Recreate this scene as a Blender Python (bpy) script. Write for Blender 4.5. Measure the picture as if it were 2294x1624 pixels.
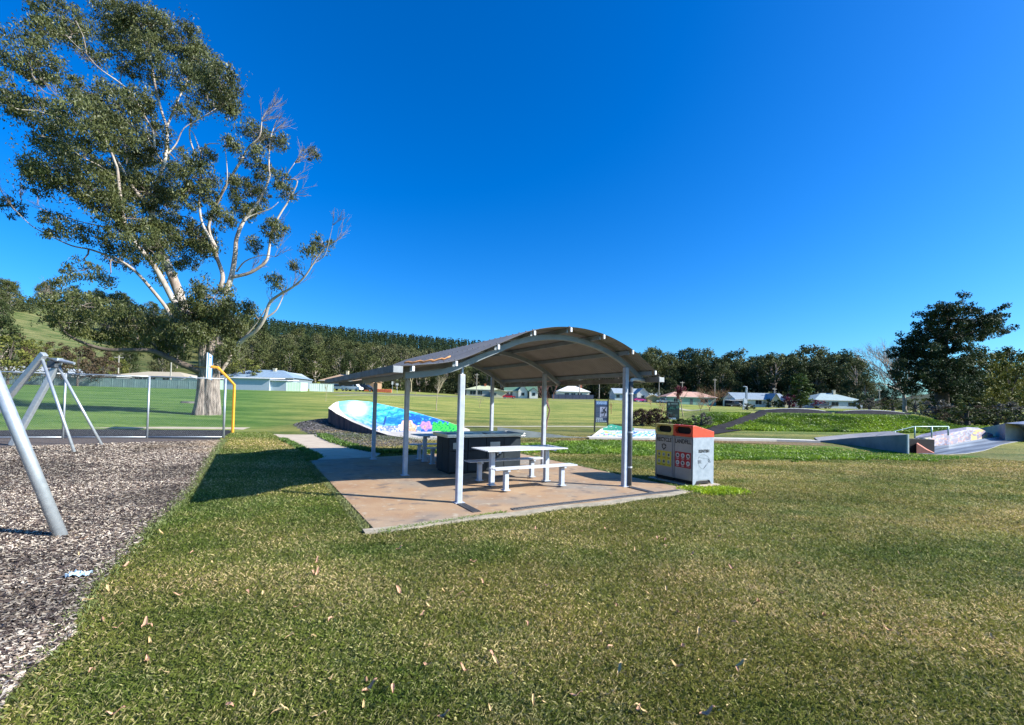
import bpy, math, random
import numpy as np
from mathutils import Vector, Matrix
random.seed(7); RS = np.random.RandomState(11)
for o in list(bpy.data.objects): bpy.data.objects.remove(o)
scn = bpy.context.scene; COL = scn.collection
rad = math.radians
# ------------------------------------------------------------------ camera, sky, sun, exposure
CH = 1.68
cd = bpy.data.cameras.new('camera'); cam = bpy.data.objects.new('camera', cd); COL.objects.link(cam); scn.camera = cam
cd.sensor_width = 36; cd.lens = 36*1020/2294; cd.clip_start = .05; cd.clip_end = 6000
PITCH, ROLL = rad(1.5), rad(1.3)
cam.location = (0, 0, CH)
cam.matrix_world = Matrix.Translation((0, 0, CH)) @ Matrix.Rotation(math.pi/2+PITCH, 4, 'X') @ Matrix.Rotation(ROLL, 4, 'Z')
SH = 900-812-1020*math.tan(PITCH); cd.shift_y = SH/2294
SUN_AZ, SUN_EL = 102., 32.5        # clockwise from +Y, degrees
w_ = bpy.data.worlds.new("World"); scn.world = w_; w_.use_nodes = True
wn = w_.node_tree; wn.nodes.clear()
sky = wn.nodes.new('ShaderNodeTexSky'); sky.sky_type = 'NISHITA'; sky.sun_disc = False
sky.sun_elevation = rad(SUN_EL); sky.sun_rotation = rad(SUN_AZ); sky.air_density = 1.0; sky.dust_density = 1.3; sky.ozone_density = 3.0
hs = wn.nodes.new('ShaderNodeHueSaturation'); hs.inputs['Saturation'].default_value = 1.5; hs.inputs['Hue'].default_value = .497
bg = wn.nodes.new('ShaderNodeBackground'); bg.inputs['Strength'].default_value = 0.078
wo = wn.nodes.new('ShaderNodeOutputWorld')
tint = wn.nodes.new('ShaderNodeVectorMath'); tint.operation = 'MULTIPLY'; tint.inputs[1].default_value = (.52, 1.05, 1.50)
wn.links.new(sky.outputs[0], hs.inputs['Color']); wn.links.new(hs.outputs[0], tint.inputs[0]); wn.links.new(tint.outputs[0], bg.inputs['Color']); wn.links.new(bg.outputs[0], wo.inputs[0])
sl = bpy.data.lights.new('sun', 'SUN'); sun = bpy.data.objects.new('sun', sl); COL.objects.link(sun)
sl.energy = 5.0; sl.angle = rad(.5); sl.color = (1, .955, .88)
sd = Vector((math.sin(rad(SUN_AZ))*math.cos(rad(SUN_EL)), math.cos(rad(SUN_AZ))*math.cos(rad(SUN_EL)), math.sin(rad(SUN_EL))))
sun.rotation_euler = sd.to_track_quat('Z', 'Y').to_euler()
scn.view_settings.view_transform = 'Standard'; scn.view_settings.look = 'None'; scn.view_settings.exposure = 1.0; scn.view_settings.gamma = 1
# ------------------------------------------------------------------ measuring helpers (photo point -> ground point)
def _rx(a): c, s = math.cos(a), math.sin(a); return np.array([[1,0,0],[0,c,-s],[0,s,c]])
def _rz(a): c, s = math.cos(a), math.sin(a); return np.array([[c,-s,0],[s,c,0],[0,0,1]])
CM = _rx(math.pi/2+PITCH) @ _rz(ROLL)
def ray(x, y): return CM @ np.array([(x-1147)/1020., -(y-SH-812)/1020., -1.])
def g(x, y, z=0.): d = ray(x, y); return np.array([0,0,CH]) + d*((z-CH)/d[2])
def aty(x, y, Y): d = ray(x, y); return np.array([0,0,CH]) + d*(Y/d[1])
def proj(P):
    q = (np.asarray(P, float)-np.array([0,0,CH])) @ CM
    return 1147+1020*q[...,0]/-q[...,2], 812-1020*q[...,1]/-q[...,2]+SH
def gp(pts, z=0.): return np.array([g(x, y, z)[:2] for x, y in pts])
def sstep(a, b, x): t = np.clip((x-a)/(b-a), 0, 1); return t*t*(3-2*t)
def inpoly(X, Y, P):
    X = np.asarray(X, float); Y = np.asarray(Y, float); r = np.zeros(X.shape, bool); n = len(P)
    for i in range(n):
        x1, y1 = P[i]; x2, y2 = P[(i+1) % n]
        if y1 == y2: continue
        c = ((y1 > Y) != (y2 > Y)) & (X < (x2-x1)*(Y-y1)/(y2-y1)+x1); r ^= c
    return r
def vnoise(X, Y, seed=0):
    X = np.asarray(X, float); Y = np.asarray(Y, float)
    xi = np.floor(X).astype(int); yi = np.floor(Y).astype(int); xf = X-xi; yf = Y-yi
    def h(a, b):
        n = (a*374761393+b*668265263+seed*974634777) & 0x7fffffff; n = ((n ^ (n >> 13))*1274126177) & 0x7fffffff
        return ((n ^ (n >> 16)) & 0xffff)/65535.
    u = xf*xf*(3-2*xf); v = yf*yf*(3-2*yf)
    return (h(xi,yi)*(1-u)+h(xi+1,yi)*u)*(1-v)+(h(xi,yi+1)*(1-u)+h(xi+1,yi+1)*u)*v
# ------------------------------------------------------------------ terrain heights
def H(X, Y):
    X = np.asarray(X, float); Y = np.asarray(Y, float); r = np.hypot(X, Y); a = np.degrees(np.arctan2(X, Y))
    s = np.interp(a, [-180,-52,-44,-24,-18,-2,12,24,34,50,180], [.01,.026,.029,.037,.037,.0225,.0235,.013,.013,.013,.01])
    d = r-27; f = np.where(d > 6, d-3, np.where(d > 0, d*d/12, 0))*s
    f = np.minimum(f, 170*s)
    ridge = np.interp(a, [-180,-60,-48,-30,-21,-5,0,8,16,38,44,50,90,180], [20,62,62,57,54,50,46,34,22,6,16,26,30,20])
    st = np.interp(a, [-60,-40,-20,0,30,50], [135,150,165,210,230,160])
    f = f + ridge*sstep(0, 1, np.clip((r-st)/(500-st), 0, 1)*.92)/.98*(1-.6*sstep(520, 1200, r))
    # grassed berm carrying the pump track, and the gravel mound against the mural bowl
    b = .86*sstep(31.5, 36.5, Y+ .5*np.sin(X*.5))*sstep(20, 24, a)*(1-sstep(41, 45, a))*(1-sstep(60, 95, Y))
    m = .5*np.exp(-(((X+10.1)/1.9)**2+((Y-25.2)/2.6)**2))
    return f+b+m+ .05*(vnoise(X*.09, Y*.09)-.5)*sstep(28, 60, r)
def h1(x, y): return float(H(x, y))
def hit(x, y, rmax=400):
    d = ray(x, y); d = d/np.linalg.norm(d)
    t = np.linspace(2, rmax, 4000); P = np.array([0,0,CH])+t[:,None]*d
    k = np.where(P[:,2] < H(P[:,0], P[:,1]))[0]
    return P[k[0]] if len(k) else P[-1]
# ------------------------------------------------------------------ materials
MATS = {}
def mat(name, col, rough=.8, metal=0., col2=None, scale=6., detail=6, bump=0., bscale=60., attr=False, spec=.5, var=None, stretch=None, trans=0.):
    if name in MATS: return MATS[name]
    m = bpy.data.materials.new(name); m.use_nodes = True; nt = m.node_tree; L = nt.links
    p = nt.nodes['Principled BSDF']; p.inputs['Roughness'].default_value = rough; p.inputs['Metallic'].default_value = metal
    p.inputs['Specular IOR Level'].default_value = spec
    tc = nt.nodes.new('ShaderNodeTexCoord'); src = tc.outputs['Object']
    if stretch:
        mp = nt.nodes.new('ShaderNodeMapping'); mp.inputs['Scale'].default_value = stretch; L.new(src, mp.inputs[0]); src = mp.outputs[0]
    nz = nt.nodes.new('ShaderNodeTexNoise'); nz.inputs['Scale'].default_value = scale; nz.inputs['Detail'].default_value = detail; nz.inputs['Roughness'].default_value = .65
    L.new(src, nz.inputs['Vector'])
    if attr:
        at = nt.nodes.new('ShaderNodeAttribute'); at.attribute_name = 'Col'
        mr = nt.nodes.new('ShaderNodeMapRange'); v = var if var is not None else .25
        mr.inputs['From Min'].default_value = .3; mr.inputs['From Max'].default_value = .7; mr.inputs['To Min'].default_value = 1-v; mr.inputs['To Max'].default_value = 1+v
        L.new(nz.outputs[0], mr.inputs[0])
        mx = nt.nodes.new('ShaderNodeVectorMath'); mx.operation = 'SCALE'; L.new(at.outputs['Color'], mx.inputs[0]); L.new(mr.outputs[0], mx.inputs['Scale'])
        L.new(mx.outputs[0], p.inputs['Base Color'])
    else:
        if col2 is None: col2 = tuple(c*.78 for c in col)
        cr = nt.nodes.new('ShaderNodeValToRGB'); cr.color_ramp.elements[0].position = .36; cr.color_ramp.elements[1].position = .64
        cr.color_ramp.elements[0].color = (*col2, 1); cr.color_ramp.elements[1].color = (*col, 1)
        L.new(nz.outputs[0], cr.inputs[0]); L.new(cr.outputs[0], p.inputs['Base Color'])
    if bump > 0:
        n2 = nt.nodes.new('ShaderNodeTexNoise'); n2.inputs['Scale'].default_value = bscale; n2.inputs['Detail'].default_value = 5; L.new(src, n2.inputs['Vector'])
        bp = nt.nodes.new('ShaderNodeBump'); bp.inputs['Strength'].default_value = min(1, bump); bp.inputs['Distance'].default_value = .02*max(1, bump)
        L.new(n2.outputs[0], bp.inputs['Height']); L.new(bp.outputs[0], p.inputs['Normal'])
    if trans > 0:
        out = nt.nodes['Material Output']; tr = nt.nodes.new('ShaderNodeBsdfTranslucent'); ms = nt.nodes.new('ShaderNodeMixShader'); ms.inputs[0].default_value = trans
        L.new((mx if attr else cr).outputs[0], tr.inputs[0]); L.new(p.outputs[0], ms.inputs[1]); L.new(tr.outputs[0], ms.inputs[2]); L.new(ms.outputs[0], out.inputs[0])
    MATS[name] = m; return m
def lawn_mat(name, blades):
    m = bpy.data.materials.new(name); m.use_nodes = True; nt = m.node_tree; L = nt.links
    p = nt.nodes['Principled BSDF']; p.inputs['Roughness'].default_value = .75; p.inputs['Specular IOR Level'].default_value = .15
    geo = nt.nodes.new('ShaderNodeNewGeometry'); at = nt.nodes.new('ShaderNodeAttribute'); at.attribute_name = 'Col'
    def noise(s, d=4, stretch=None):
        n = nt.nodes.new('ShaderNodeTexNoise'); n.inputs['Scale'].default_value = s; n.inputs['Detail'].default_value = d
        if stretch:
            mp = nt.nodes.new('ShaderNodeMapping'); mp.inputs['Scale'].default_value = stretch; L.new(geo.outputs['Position'], mp.inputs[0]); L.new(mp.outputs[0], n.inputs['Vector'])
        else: L.new(geo.outputs['Position'], n.inputs['Vector'])
        return n.outputs[0]
    def math_(op, a, b):
        n = nt.nodes.new('ShaderNodeMath'); n.operation = op
        for i, v in enumerate((a, b)):
            if isinstance(v, (int, float)): n.inputs[i].default_value = v
            else: L.new(v, n.inputs[i])
        return n.outputs[0]
    # Col: rgb tint of the spot; alpha-free. dryness from large and medium patches
    a = math_('ADD', math_('MULTIPLY', noise(.22, 3), 1.3), math_('MULTIPLY', noise(1.6, 4), .9))
    a = math_('ADD', a, math_('MULTIPLY', noise(9., 3), .5))
    a = math_('ADD', a, math_('MULTIPLY', noise(1., 5, (.05,.42,.3)), 2.0))
    if not blades: a = math_('ADD', a, math_('MULTIPLY', noise(70., 4), .8)); off = 2.75
    else: off = 2.35
    t = math_('MULTIPLY', math_('SUBTRACT', a, off-.35), 1.35)
    cr = nt.nodes.new('ShaderNodeValToRGB'); e = cr.color_ramp.elements
    e[0].position = 0; e[0].color = (.55, .72, .5, 1); e[1].position = 1; e[1].color = (1.55, 1.3, 1.35, 1)
    L.new(t, cr.inputs[0])
    mx = nt.nodes.new('ShaderNodeVectorMath'); mx.operation = 'MULTIPLY'; L.new(cr.outputs[0], mx.inputs[0]); L.new(at.outputs['Color'], mx.inputs[1])
    L.new(mx.outputs[0], p.inputs['Base Color'])
    if not blades:
        bp = nt.nodes.new('ShaderNodeBump'); bp.inputs['Strength'].default_value = .9; bp.inputs['Distance'].default_value = .05
        L.new(math_('ADD', noise(55., 5), math_('MULTIPLY', noise(6, 4), 1.5)), bp.inputs['Height']); L.new(bp.outputs[0], p.inputs['Normal'])
    else:
        out = nt.nodes['Material Output']; tr = nt.nodes.new('ShaderNodeBsdfTranslucent'); ms = nt.nodes.new('ShaderNodeMixShader'); ms.inputs[0].default_value = .3
        L.new(mx.outputs[0], tr.inputs[0]); L.new(p.outputs[0], ms.inputs[1]); L.new(tr.outputs[0], ms.inputs[2]); L.new(ms.outputs[0], out.inputs[0])
    MATS[name] = m; return m
# ------------------------------------------------------------------ mesh helpers
def tag(o, label=None, cat=None, group=None, kind=None):
    if label: o['label'] = label
    if cat: o['category'] = cat
    if group: o['group'] = group
    if kind: o['kind'] = kind
    return o
def thing(name, label, cat, loc=(0,0,0), rz=0, group=None):
    o = bpy.data.objects.new(name, None); COL.objects.link(o); o.location = loc; o.rotation_euler = (0,0,rz); o.empty_display_size = .2
    return tag(o, label, cat, group)
def npmesh(name, V, F, C=None, smooth=False):
    """V (n,3), F (m,k) same k"""
    V = np.asarray(V, np.float32); F = np.asarray(F, np.int32); me = bpy.data.meshes.new(name)
    me.vertices.add(len(V)); me.vertices.foreach_set('co', V.ravel())
    k = F.shape[1]; me.loops.add(F.size); me.loops.foreach_set('vertex_index', F.ravel())
    me.polygons.add(len(F)); me.polygons.foreach_set('loop_start', np.arange(0, F.size, k, dtype=np.int32)); me.polygons.foreach_set('loop_total', np.full(len(F), k, np.int32))
    if smooth: me.polygons.foreach_set('use_smooth', np.ones(len(F), bool))
    me.update(calc_edges=True)
    if C is not None:
        ca = me.color_attributes.new('Col', 'FLOAT_COLOR', 'POINT'); C = np.asarray(C, np.float32)
        if C.shape[1] == 3: C = np.hstack([C, np.ones((len(C),1), np.float32)])
        ca.data.foreach_set('color', C.ravel())
    return me
def link(name, me, m, parent=None):
    o = bpy.data.objects.new(name, me); COL.objects.link(o)
    if m is not None: me.materials.append(m)
    if parent is not None: o.parent = parent
    return o
class B:
    def __init__(s): s.v = []; s.f = []; s.c = []; s.col = (1,1,1)
    def add(s, V, F, c=None):
        n = len(s.v); s.v += [tuple(map(float, q)) for q in V]; s.f += [tuple(i+n for i in f) for f in F]; s.c += [c or s.col]*len(V); return s
    def box(s, c, d, rz=0, rx=0, ry=0, tap=1.):
        M = Matrix.Translation(c) @ Matrix.Rotation(rz,4,'Z') @ Matrix.Rotation(ry,4,'Y') @ Matrix.Rotation(rx,4,'X')
        V = []
        for z in (-.5,.5):
            k = tap if z > 0 else 1
            for x, y in ((-.5,-.5),(.5,-.5),(.5,.5),(-.5,.5)): V.append(M @ Vector((x*d[0]*k, y*d[1]*k, z*d[2])))
        return s.add(V, [(3,2,1,0),(4,5,6,7),(0,1,5,4),(1,2,6,5),(2,3,7,6),(3,0,4,7)])
    def bb(s, x0,x1,y0,y1,z0,z1): return s.box(((x0+x1)/2,(y0+y1)/2,(z0+z1)/2),(x1-x0,y1-y0,z1-z0))
    def tube(s, P, r, n=8, cap=True, c=None):
        P = [Vector(p) for p in P]; R = r if hasattr(r, '__len__') else [r]*len(P); V = []; ref = None
        for i, p in enumerate(P):
            t = (P[min(i+1,len(P)-1)]-P[max(i-1,0)]).normalized()
            if ref is None: ref = Vector((0,0,1)) if abs(t.z) < .9 else Vector((1,0,0)); ref = (ref-t*ref.dot(t)).normalized()
            else:
                ref = ref-t*ref.dot(t); ref = ref.normalized() if ref.length > 1e-6 else t.orthogonal().normalized()
            b = t.cross(ref)
            for k in range(n):
                a = 2*math.pi*k/n; V.append(p+(ref*math.cos(a)+b*math.sin(a))*R[i])
        F = [(i*n+k, i*n+(k+1)%n, (i+1)*n+(k+1)%n, (i+1)*n+k) for i in range(len(P)-1) for k in range(n)]
        if cap: F += [tuple(range(n))[::-1], tuple((len(P)-1)*n+k for k in range(n))]
        return s.add(V, F, c)
    def prism(s, prof, y0, y1):     # profile in xz extruded along y
        n = len(prof); V = [(x,y0,z) for x,z in prof]+[(x,y1,z) for x,z in prof]
        return s.add(V, [tuple(range(n)), tuple(range(2*n-1,n-1,-1))]+[(i, n+i, n+(i+1)%n, (i+1)%n) for i in range(n)])
    def obj(s, name, m, parent=None, smooth=False, bevel=0, attr=False):
        me = bpy.data.meshes.new(name); me.from_pydata(s.v, [], s.f); me.update()
        if attr:
            ca = me.color_attributes.new('Col', 'FLOAT_COLOR', 'POINT'); ca.data.foreach_set('color', np.array([(*c,1) for c in s.c], np.float32).ravel())
        if smooth: me.polygons.foreach_set('use_smooth', [True]*len(me.polygons))
        o = link(name, me, m, parent)
        if bevel:
            b = o.modifiers.new('bevel','BEVEL'); b.width = bevel; b.segments = 2; b.limit_method = 'ANGLE'
        return o
def copy_tree(o, parent=None):
    c = o.copy(); COL.objects.link(c)
    if parent is not None: c.parent = parent
    for ch in list(o.children): copy_tree(ch, c)
    return c
def text_b(b, s, size, M, ext=.002, sx=1.):
    cu = bpy.data.curves.new('t','FONT'); cu.body = s; cu.size = size; cu.extrude = ext; cu.align_x = 'CENTER'; cu.align_y = 'CENTER'; cu.resolution_u = 3; cu.offset = .0035 if size > .05 else 0
    o = bpy.data.objects.new('t', cu); COL.objects.link(o); dg = bpy.context.evaluated_depsgraph_get(); me = o.evaluated_get(dg).to_mesh()
    b.add([M @ Vector((v.co.x*sx, v.co.y, v.co.z)) for v in me.vertices], [tuple(p.vertices) for p in me.polygons])
    bpy.data.objects.remove(o); bpy.data.curves.remove(cu)
def leaves(C, n_per, spread, size, aspect=.35, droop=.0, cols=((.05,.07,.02),(.09,.11,.035)), rs=RS, flat=False):
    """cloud of leaf quads round the centres C (k,3)+radius spread (k,) ; returns V,F,Col"""
    C = np.asarray(C); k = len(C); spread = np.broadcast_to(spread, (k,)); n = np.broadcast_to(n_per, (k,)).astype(int)
    idx = np.repeat(np.arange(k), n); N = len(idx)
    d = rs.normal(size=(N,3)); d /= np.linalg.norm(d,axis=1)[:,None]; rr = rs.rand(N)**.45
    P = C[idx]+d*(rr*spread[idx])[:,None]*np.array([1,1,.8 if not flat else .45])
    ax = rs.normal(size=(N,3)); ax[:,2] -= droop; ax /= np.linalg.norm(ax,axis=1)[:,None]
    b = np.cross(ax, d+rs.normal(size=(N,3))*.6); b /= np.linalg.norm(b,axis=1)[:,None]+1e-9
    sz = size*(.6+.8*rs.rand(N))[:,None]; a2 = ax*sz*.5; b2 = b*sz*.5*aspect
    V = np.stack([P-a2, P-a2*.1+b2, P+a2, P-a2*.1-b2], 1).reshape(-1,3); F = np.arange(N*4).reshape(-1,4)
    cl = rs.rand(k)[idx]*.6+rs.rand(N)*.4; c0 = np.array(cols[0]); c1 = np.array(cols[1]); cc = c0+(c1-c0)*cl[:,None]
    return V, F, np.repeat(cc, 4, 0)
def merge(parts):
    V=[];F=[];C=[];n=0
    for v,f,c in parts: V.append(v);F.append(f+n);C.append(c);n+=len(v)
    return np.vstack(V),np.vstack(F),np.vstack(C)
M_ = mat
steel = M_('galvanised_steel',(.50,.54,.56),.45,.55,(.40,.44,.47),14,bump=.05,bscale=30)
paintgrey = M_('post_paint',(.44,.48,.56),.5,0,(.33,.37,.44),7,bump=.05)
beamgrey = M_('beam_paint',(.24,.28,.31),.5,0,(.19,.22,.25),5)
leafM = M_('leaf',(0,0,0),.6,attr=True,var=.4,scale=.5,spec=.12,trans=.15)
gumleafM = M_('gum_leaf',(0,0,0),.45,attr=True,var=.35,scale=.6,spec=.3,trans=.15)
barkPale = M_('pale_gum_bark',(.52,.45,.37),.8,0,(.24,.18,.15),1.6,bump=.4,bscale=9,stretch=(1,1,.35))
barkDark = M_('dark_bark',(.10,.08,.065),.9,0,(.05,.04,.035),3,bump=.5,bscale=10)
twigM = M_('twig_bark',(.26,.21,.17),.85,0,(.15,.12,.10),3)
# ------------------------------------------------------------------ ground zones measured from the photograph
mulchP = gp([(503,985),(487,1005),(462,1045),(436,1090),(395,1132),(348,1172),(300,1222),(258,1262),(215,1310),(178,1372),(152,1425),(95,1480),(40,1540),(-60,1640)])
mulchP = np.vstack([mulchP, [(-4.2,1.2),(-26,1.2),(-30,15.2),(-13.6,17.05)]])
O1 = g(1027,1130); TH = rad(30); U = np.array([math.cos(TH),math.sin(TH)]); W = np.array([-math.sin(TH),math.cos(TH)])
def sh(s,t): return O1[:2]+s*U+t*W
slabP = np.array([sh(-1.56,-.92), sh(4.62,-.92), sh(4.62,5.9), sh(3.2,6.55), sh(-1.56,6.15)])
pathP = np.vstack([[sh(-1.56,5.2)], gp([(714,1026),(672,1004),(632,984),(609,971),(571,964.5),(520,961.5),(0,957.5),(-300,955),(-300,950.5),(0,953),(560,958),(600,957.5),(640,960),(690,969),(720,976),(748,988),(798,1003),(857,1013.5)]), [sh(.2,6.4)]])
courtP = gp([(-300,957),(0,960.5),(512,963.5),(522,966),(507,976),(492,984),(0,987),(-300,988)])
lushP = gp([(1165,994),(1455,988),(1600,994),(1850,1000),(1960,1008),(2110,1020),(2200,1022),(2150,1030),(1800,1031),(1600,1030),(1400,1020),(1165,1013)])
dirtP = gp([(1120,985),(1330,981),(1600,985),(1840,990),(1850,998),(1600,993),(1455,991),(1165,997)])
gravelP = gp([(655,962),(690,972),(760,990),(820,1000),(880,1001),(960,992),(900,976),(840,962),(770,948),(720,945)],0)
def hard(X,Y): return inpoly(X,Y,slabP)|inpoly(X,Y,pathP)|inpoly(X,Y,courtP)
def zonecol(X,Y,R):
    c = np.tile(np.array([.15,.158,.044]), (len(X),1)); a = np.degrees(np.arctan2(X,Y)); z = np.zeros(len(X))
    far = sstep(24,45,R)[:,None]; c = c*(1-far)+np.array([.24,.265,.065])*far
    left = (sstep(20,34,R)*(1-sstep(-32,-20,a)))[:,None]; c = c*(1-left)+np.array([.10,.19,.038])*left
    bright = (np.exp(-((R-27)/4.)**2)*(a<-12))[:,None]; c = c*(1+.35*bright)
    rt = (sstep(2,7,X)*sstep(4,8,Y)*(1-sstep(16,20,Y)))[:,None]; c = c*(1-.55*rt)+np.array([.28,.25,.095])*.55*rt
    lf = ((1-sstep(-2.5,1.0,X-.05*Y))*(1-sstep(14,20,R)))[:,None]; c = c*(1-.45*lf)+np.array([.125,.155,.042])*.45*lf
    m = inpoly(X,Y,lushP); c[m] = (.09,.19,.02)
    m = inpoly(X,Y,dirtP); c[m] = (.21,.155,.085)
    berm = ((Y>31)&(Y<39.5)&(a>19)&(a<47)); c[berm] = (.12,.22,.022)
    m = inpoly(X,Y,gravelP); c[m] = (.10,.095,.09)
    m = inpoly(X,Y,mulchP); c[m] = (.13,.105,.09)
    m = (a<-30)&(R>130); c[m] = (.13,.15,.055)
    m = R>175; c[m&(a>-12)] = (.07,.075,.03)  # forest floor darkened, shade under the trees put into the colour
    m = (R>215)&(a>-42)&(a<=-12); c[m] = (.09,.10,.035)
    return c
# ------------------------------------------------------------------ terrain sheet
rr = np.concatenate([[0.0], np.exp(np.arange(math.log(1.2), math.log(3200), .017))])
aa = np.concatenate([np.arange(-62,62,.36), np.arange(62,298,6)]); aa = np.radians(aa)
Rg, Ag = np.meshgrid(rr, aa, indexing='ij'); Xg = (Rg*np.sin(Ag)).ravel(); Yg = (Rg*np.cos(Ag)).ravel()
Zg = H(Xg,Yg); hm = hard(Xg,Yg)|inpoly(Xg,Yg,mulchP)
Zg = Zg-.0+0*hm
nr, na = Rg.shape
ii = np.arange(nr-1)[:,None]; jj = np.arange(na)[None,:]; j2 = (jj+1)%na
Fg = np.stack([ii*na+jj, (ii+1)*na+jj, (ii+1)*na+j2, ii*na+j2], -1).reshape(-1,4)
lawn = lawn_mat('lawn_ground', False); bladeM = lawn_mat('lawn_blades', True)
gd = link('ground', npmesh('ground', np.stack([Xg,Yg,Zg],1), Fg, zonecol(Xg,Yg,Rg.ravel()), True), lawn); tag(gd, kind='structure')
def sheet(name, P, z, m, thick=.0, follow=False):
    """flat sheet filled from outline, with a small edge"""
    b = B(); n = len(P); b.add([(x,y,z) for x,y in P], [tuple(range(n))])
    if thick: b.add([(x,y,z) for x,y in P]+[(x,y,z-thick) for x,y in P], [(i,(i+1)%n,n+(i+1)%n,n+i) for i in range(n)])
    o = b.obj(name, m); me = o.data
    if me.polygons[0].normal.z < 0: me.flip_normals()
    return tag(o, kind='structure')
concM = M_('slab_concrete',(.40,.275,.165),.9,0,(.33,.20,.11),1.1,8,bump=.3,bscale=50)
# orange soil staining on the slab: a second, large noise
def stain(m, col, sc, lo, hi):
    nt = m.node_tree; L = nt.links; p = nt.nodes['Principled BSDF']; old = p.inputs['Base Color'].links[0].from_socket
    geo = nt.nodes.new('ShaderNodeNewGeometry'); n = nt.nodes.new('ShaderNodeTexNoise'); n.inputs['Scale'].default_value = sc; n.inputs['Detail'].default_value = 7; L.new(geo.outputs['Position'], n.inputs['Vector'])
    mr = nt.nodes.new('ShaderNodeMapRange'); mr.inputs['From Min'].default_value = lo; mr.inputs['From Max'].default_value = hi; L.new(n.outputs[0], mr.inputs[0])
    mx = nt.nodes.new('ShaderNodeMix'); mx.data_type = 'RGBA'; L.new(mr.outputs[0], mx.inputs[0]); L.new(old, mx.inputs[6]); mx.inputs[7].default_value = (*col,1); L.new(mx.outputs[2], p.inputs['Base Color'])
stain(concM, (.26,.225,.185), .62, .47, .66); stain(concM, (.13,.11,.10), 3.1, .56, .74); stain(concM, (.42,.35,.26), 7., .60, .72)
pathM = M_('path_concrete',(.52,.43,.32),.9,0,(.42,.34,.25),2,8,bump=.25,bscale=60)
sheet('path', pathP, .012, pathM, .03)
sheet('shelter_slab', slabP, .03, concM, .06)
asph = M_('court_asphalt',(.05,.05,.053),.95,0,(.03,.03,.033),3,8,bump=.4,bscale=80,spec=.05)
sheet('court', courtP, .006, asph)
mulchM = M_('mulch_ground',(.16,.125,.105),.95,0,(.05,.038,.032),55,6,bump=1.,bscale=90)
sheet('mulch_bed', mulchP, .008, mulchM)
def strip(name, pts, width, m, lift=.02, px=True, seg=1.5, kind='structure'):
    P = [hit(*p)[:2] if px else np.array(p) for p in pts]; Q = []
    for a, b in zip(P[:-1], P[1:]):
        n = max(1, int(np.linalg.norm(b-a)/seg)); Q += [a+(b-a)*k/n for k in range(n)]
    Q.append(P[-1]); Q = np.array(Q)
    for _ in range(3): Q[1:-1] = (Q[:-2]+2*Q[1:-1]+Q[2:])/4
    b = B(); V = []
    for i, q in enumerate(Q):
        t = Q[min(i+1,len(Q)-1)]-Q[max(i-1,0)]; t = t/np.linalg.norm(t); nn = np.array([-t[1],t[0]])
        for k in (-1,-.33,.33,1): e = q+nn*width/2*k; V.append((e[0],e[1],h1(*e)+lift))
    b.add(V, [(i*4+k, i*4+k+1, i*4+k+5, i*4+k+4) for i in range(len(Q)-1) for k in range(3)])
    o = b.obj(name, m); 
    if o.data.polygons[0].normal.z < 0: o.data.flip_normals()
    return tag(o, kind=kind) if kind else o
sandM = M_('pale_path',(.42,.38,.26),.95,0,(.33,.31,.18),1.5)
strip('path_field', [(1030,956),(1100,956),(1250,955.5),(1330,954.5),(1400,957),(1460,966)], 1.0, sandM)
strip('path_upper', [(752,886.5),(1000,888.5),(1240,897),(1420,904.5),(1500,910),(1580,917)], 1.6, sandM, .03)
roadM = M_('road_asphalt',(.12,.12,.125),.9,0,(.09,.09,.095),1)
strip('road', [(745,880.5),(900,884),(1000,887),(1200,893),(1400,899.5),(1560,905)], 5, roadM, .04, seg=4)
# pump track ramp path over the berm and the track surface itself
trackM = M_('track_asphalt',(.045,.043,.046),.95,0,(.03,.029,.031),2,bump=.2,spec=.03)
strip('track_ramp', [(1560,972),(1600,966),(1640,955),(1665,944),(1690,933),(1720,926)], 2.0, trackM, .05, seg=.8)
# ================================================================== picnic shelter
RS_ = np.array([-1.14,-.95,-.28,.44,1.12,1.88,2.64,3.37,3.99,4.14]); RZ_ = np.array([2.16,2.175,2.29,2.60,2.89,3.02,2.965,2.735,2.37,2.27])
def zr(s):      # smooth roof profile (Catmull-Rom through the measured purlins)
    i = int(np.clip(np.searchsorted(RS_, s)-1, 0, len(RS_)-2)); p = lambda k: RZ_[int(np.clip(k,0,len(RZ_)-1))]; q = lambda k: RS_[int(np.clip(k,0,len(RS_)-1))]
    h = q(i+1)-q(i); t = (s-q(i))/h
    m0 = (p(i+1)-p(i-1))/max(q(i+1)-q(i-1),1e-6)*h; m1 = (p(i+2)-p(i))/max(q(i+2)-q(i),1e-6)*h
    return (2*t**3-3*t*t+1)*p(i)+(t**3-2*t*t+t)*m0+(-2*t**3+3*t*t)*p(i+1)+(t**3-t*t)*m1
shel = thing('picnic_shelter','open steel picnic shelter with a wave-shaped corrugated roof on six pale posts','shelter',(O1[0],O1[1],0),TH)
ROOF_T0, ROOF_T1 = -.42, 6.25
ss = np.linspace(-1.14,4.14,70); tt = np.arange(ROOF_T0, ROOF_T1+.01, .0152)
V = np.array([(s,t,zr(s)+.010*math.sin(2*math.pi*t/.076)) for s in ss for t in tt]); nt_ = len(tt)
i_, j_ = np.meshgrid(np.arange(len(ss)-1), np.arange(nt_-1), indexing='ij')
F = np.stack([i_*nt_+j_,(i_+1)*nt_+j_,(i_+1)*nt_+j_+1,i_*nt_+j_+1],-1).reshape(-1,4)
roofM = M_('roof_steel',(.20,.195,.185),.55,0,(.155,.15,.145),2.5)
rf = link('roof_sheet', npmesh('roof_sheet', V, F, None, True), roofM, shel)
sc_ = B()
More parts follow.
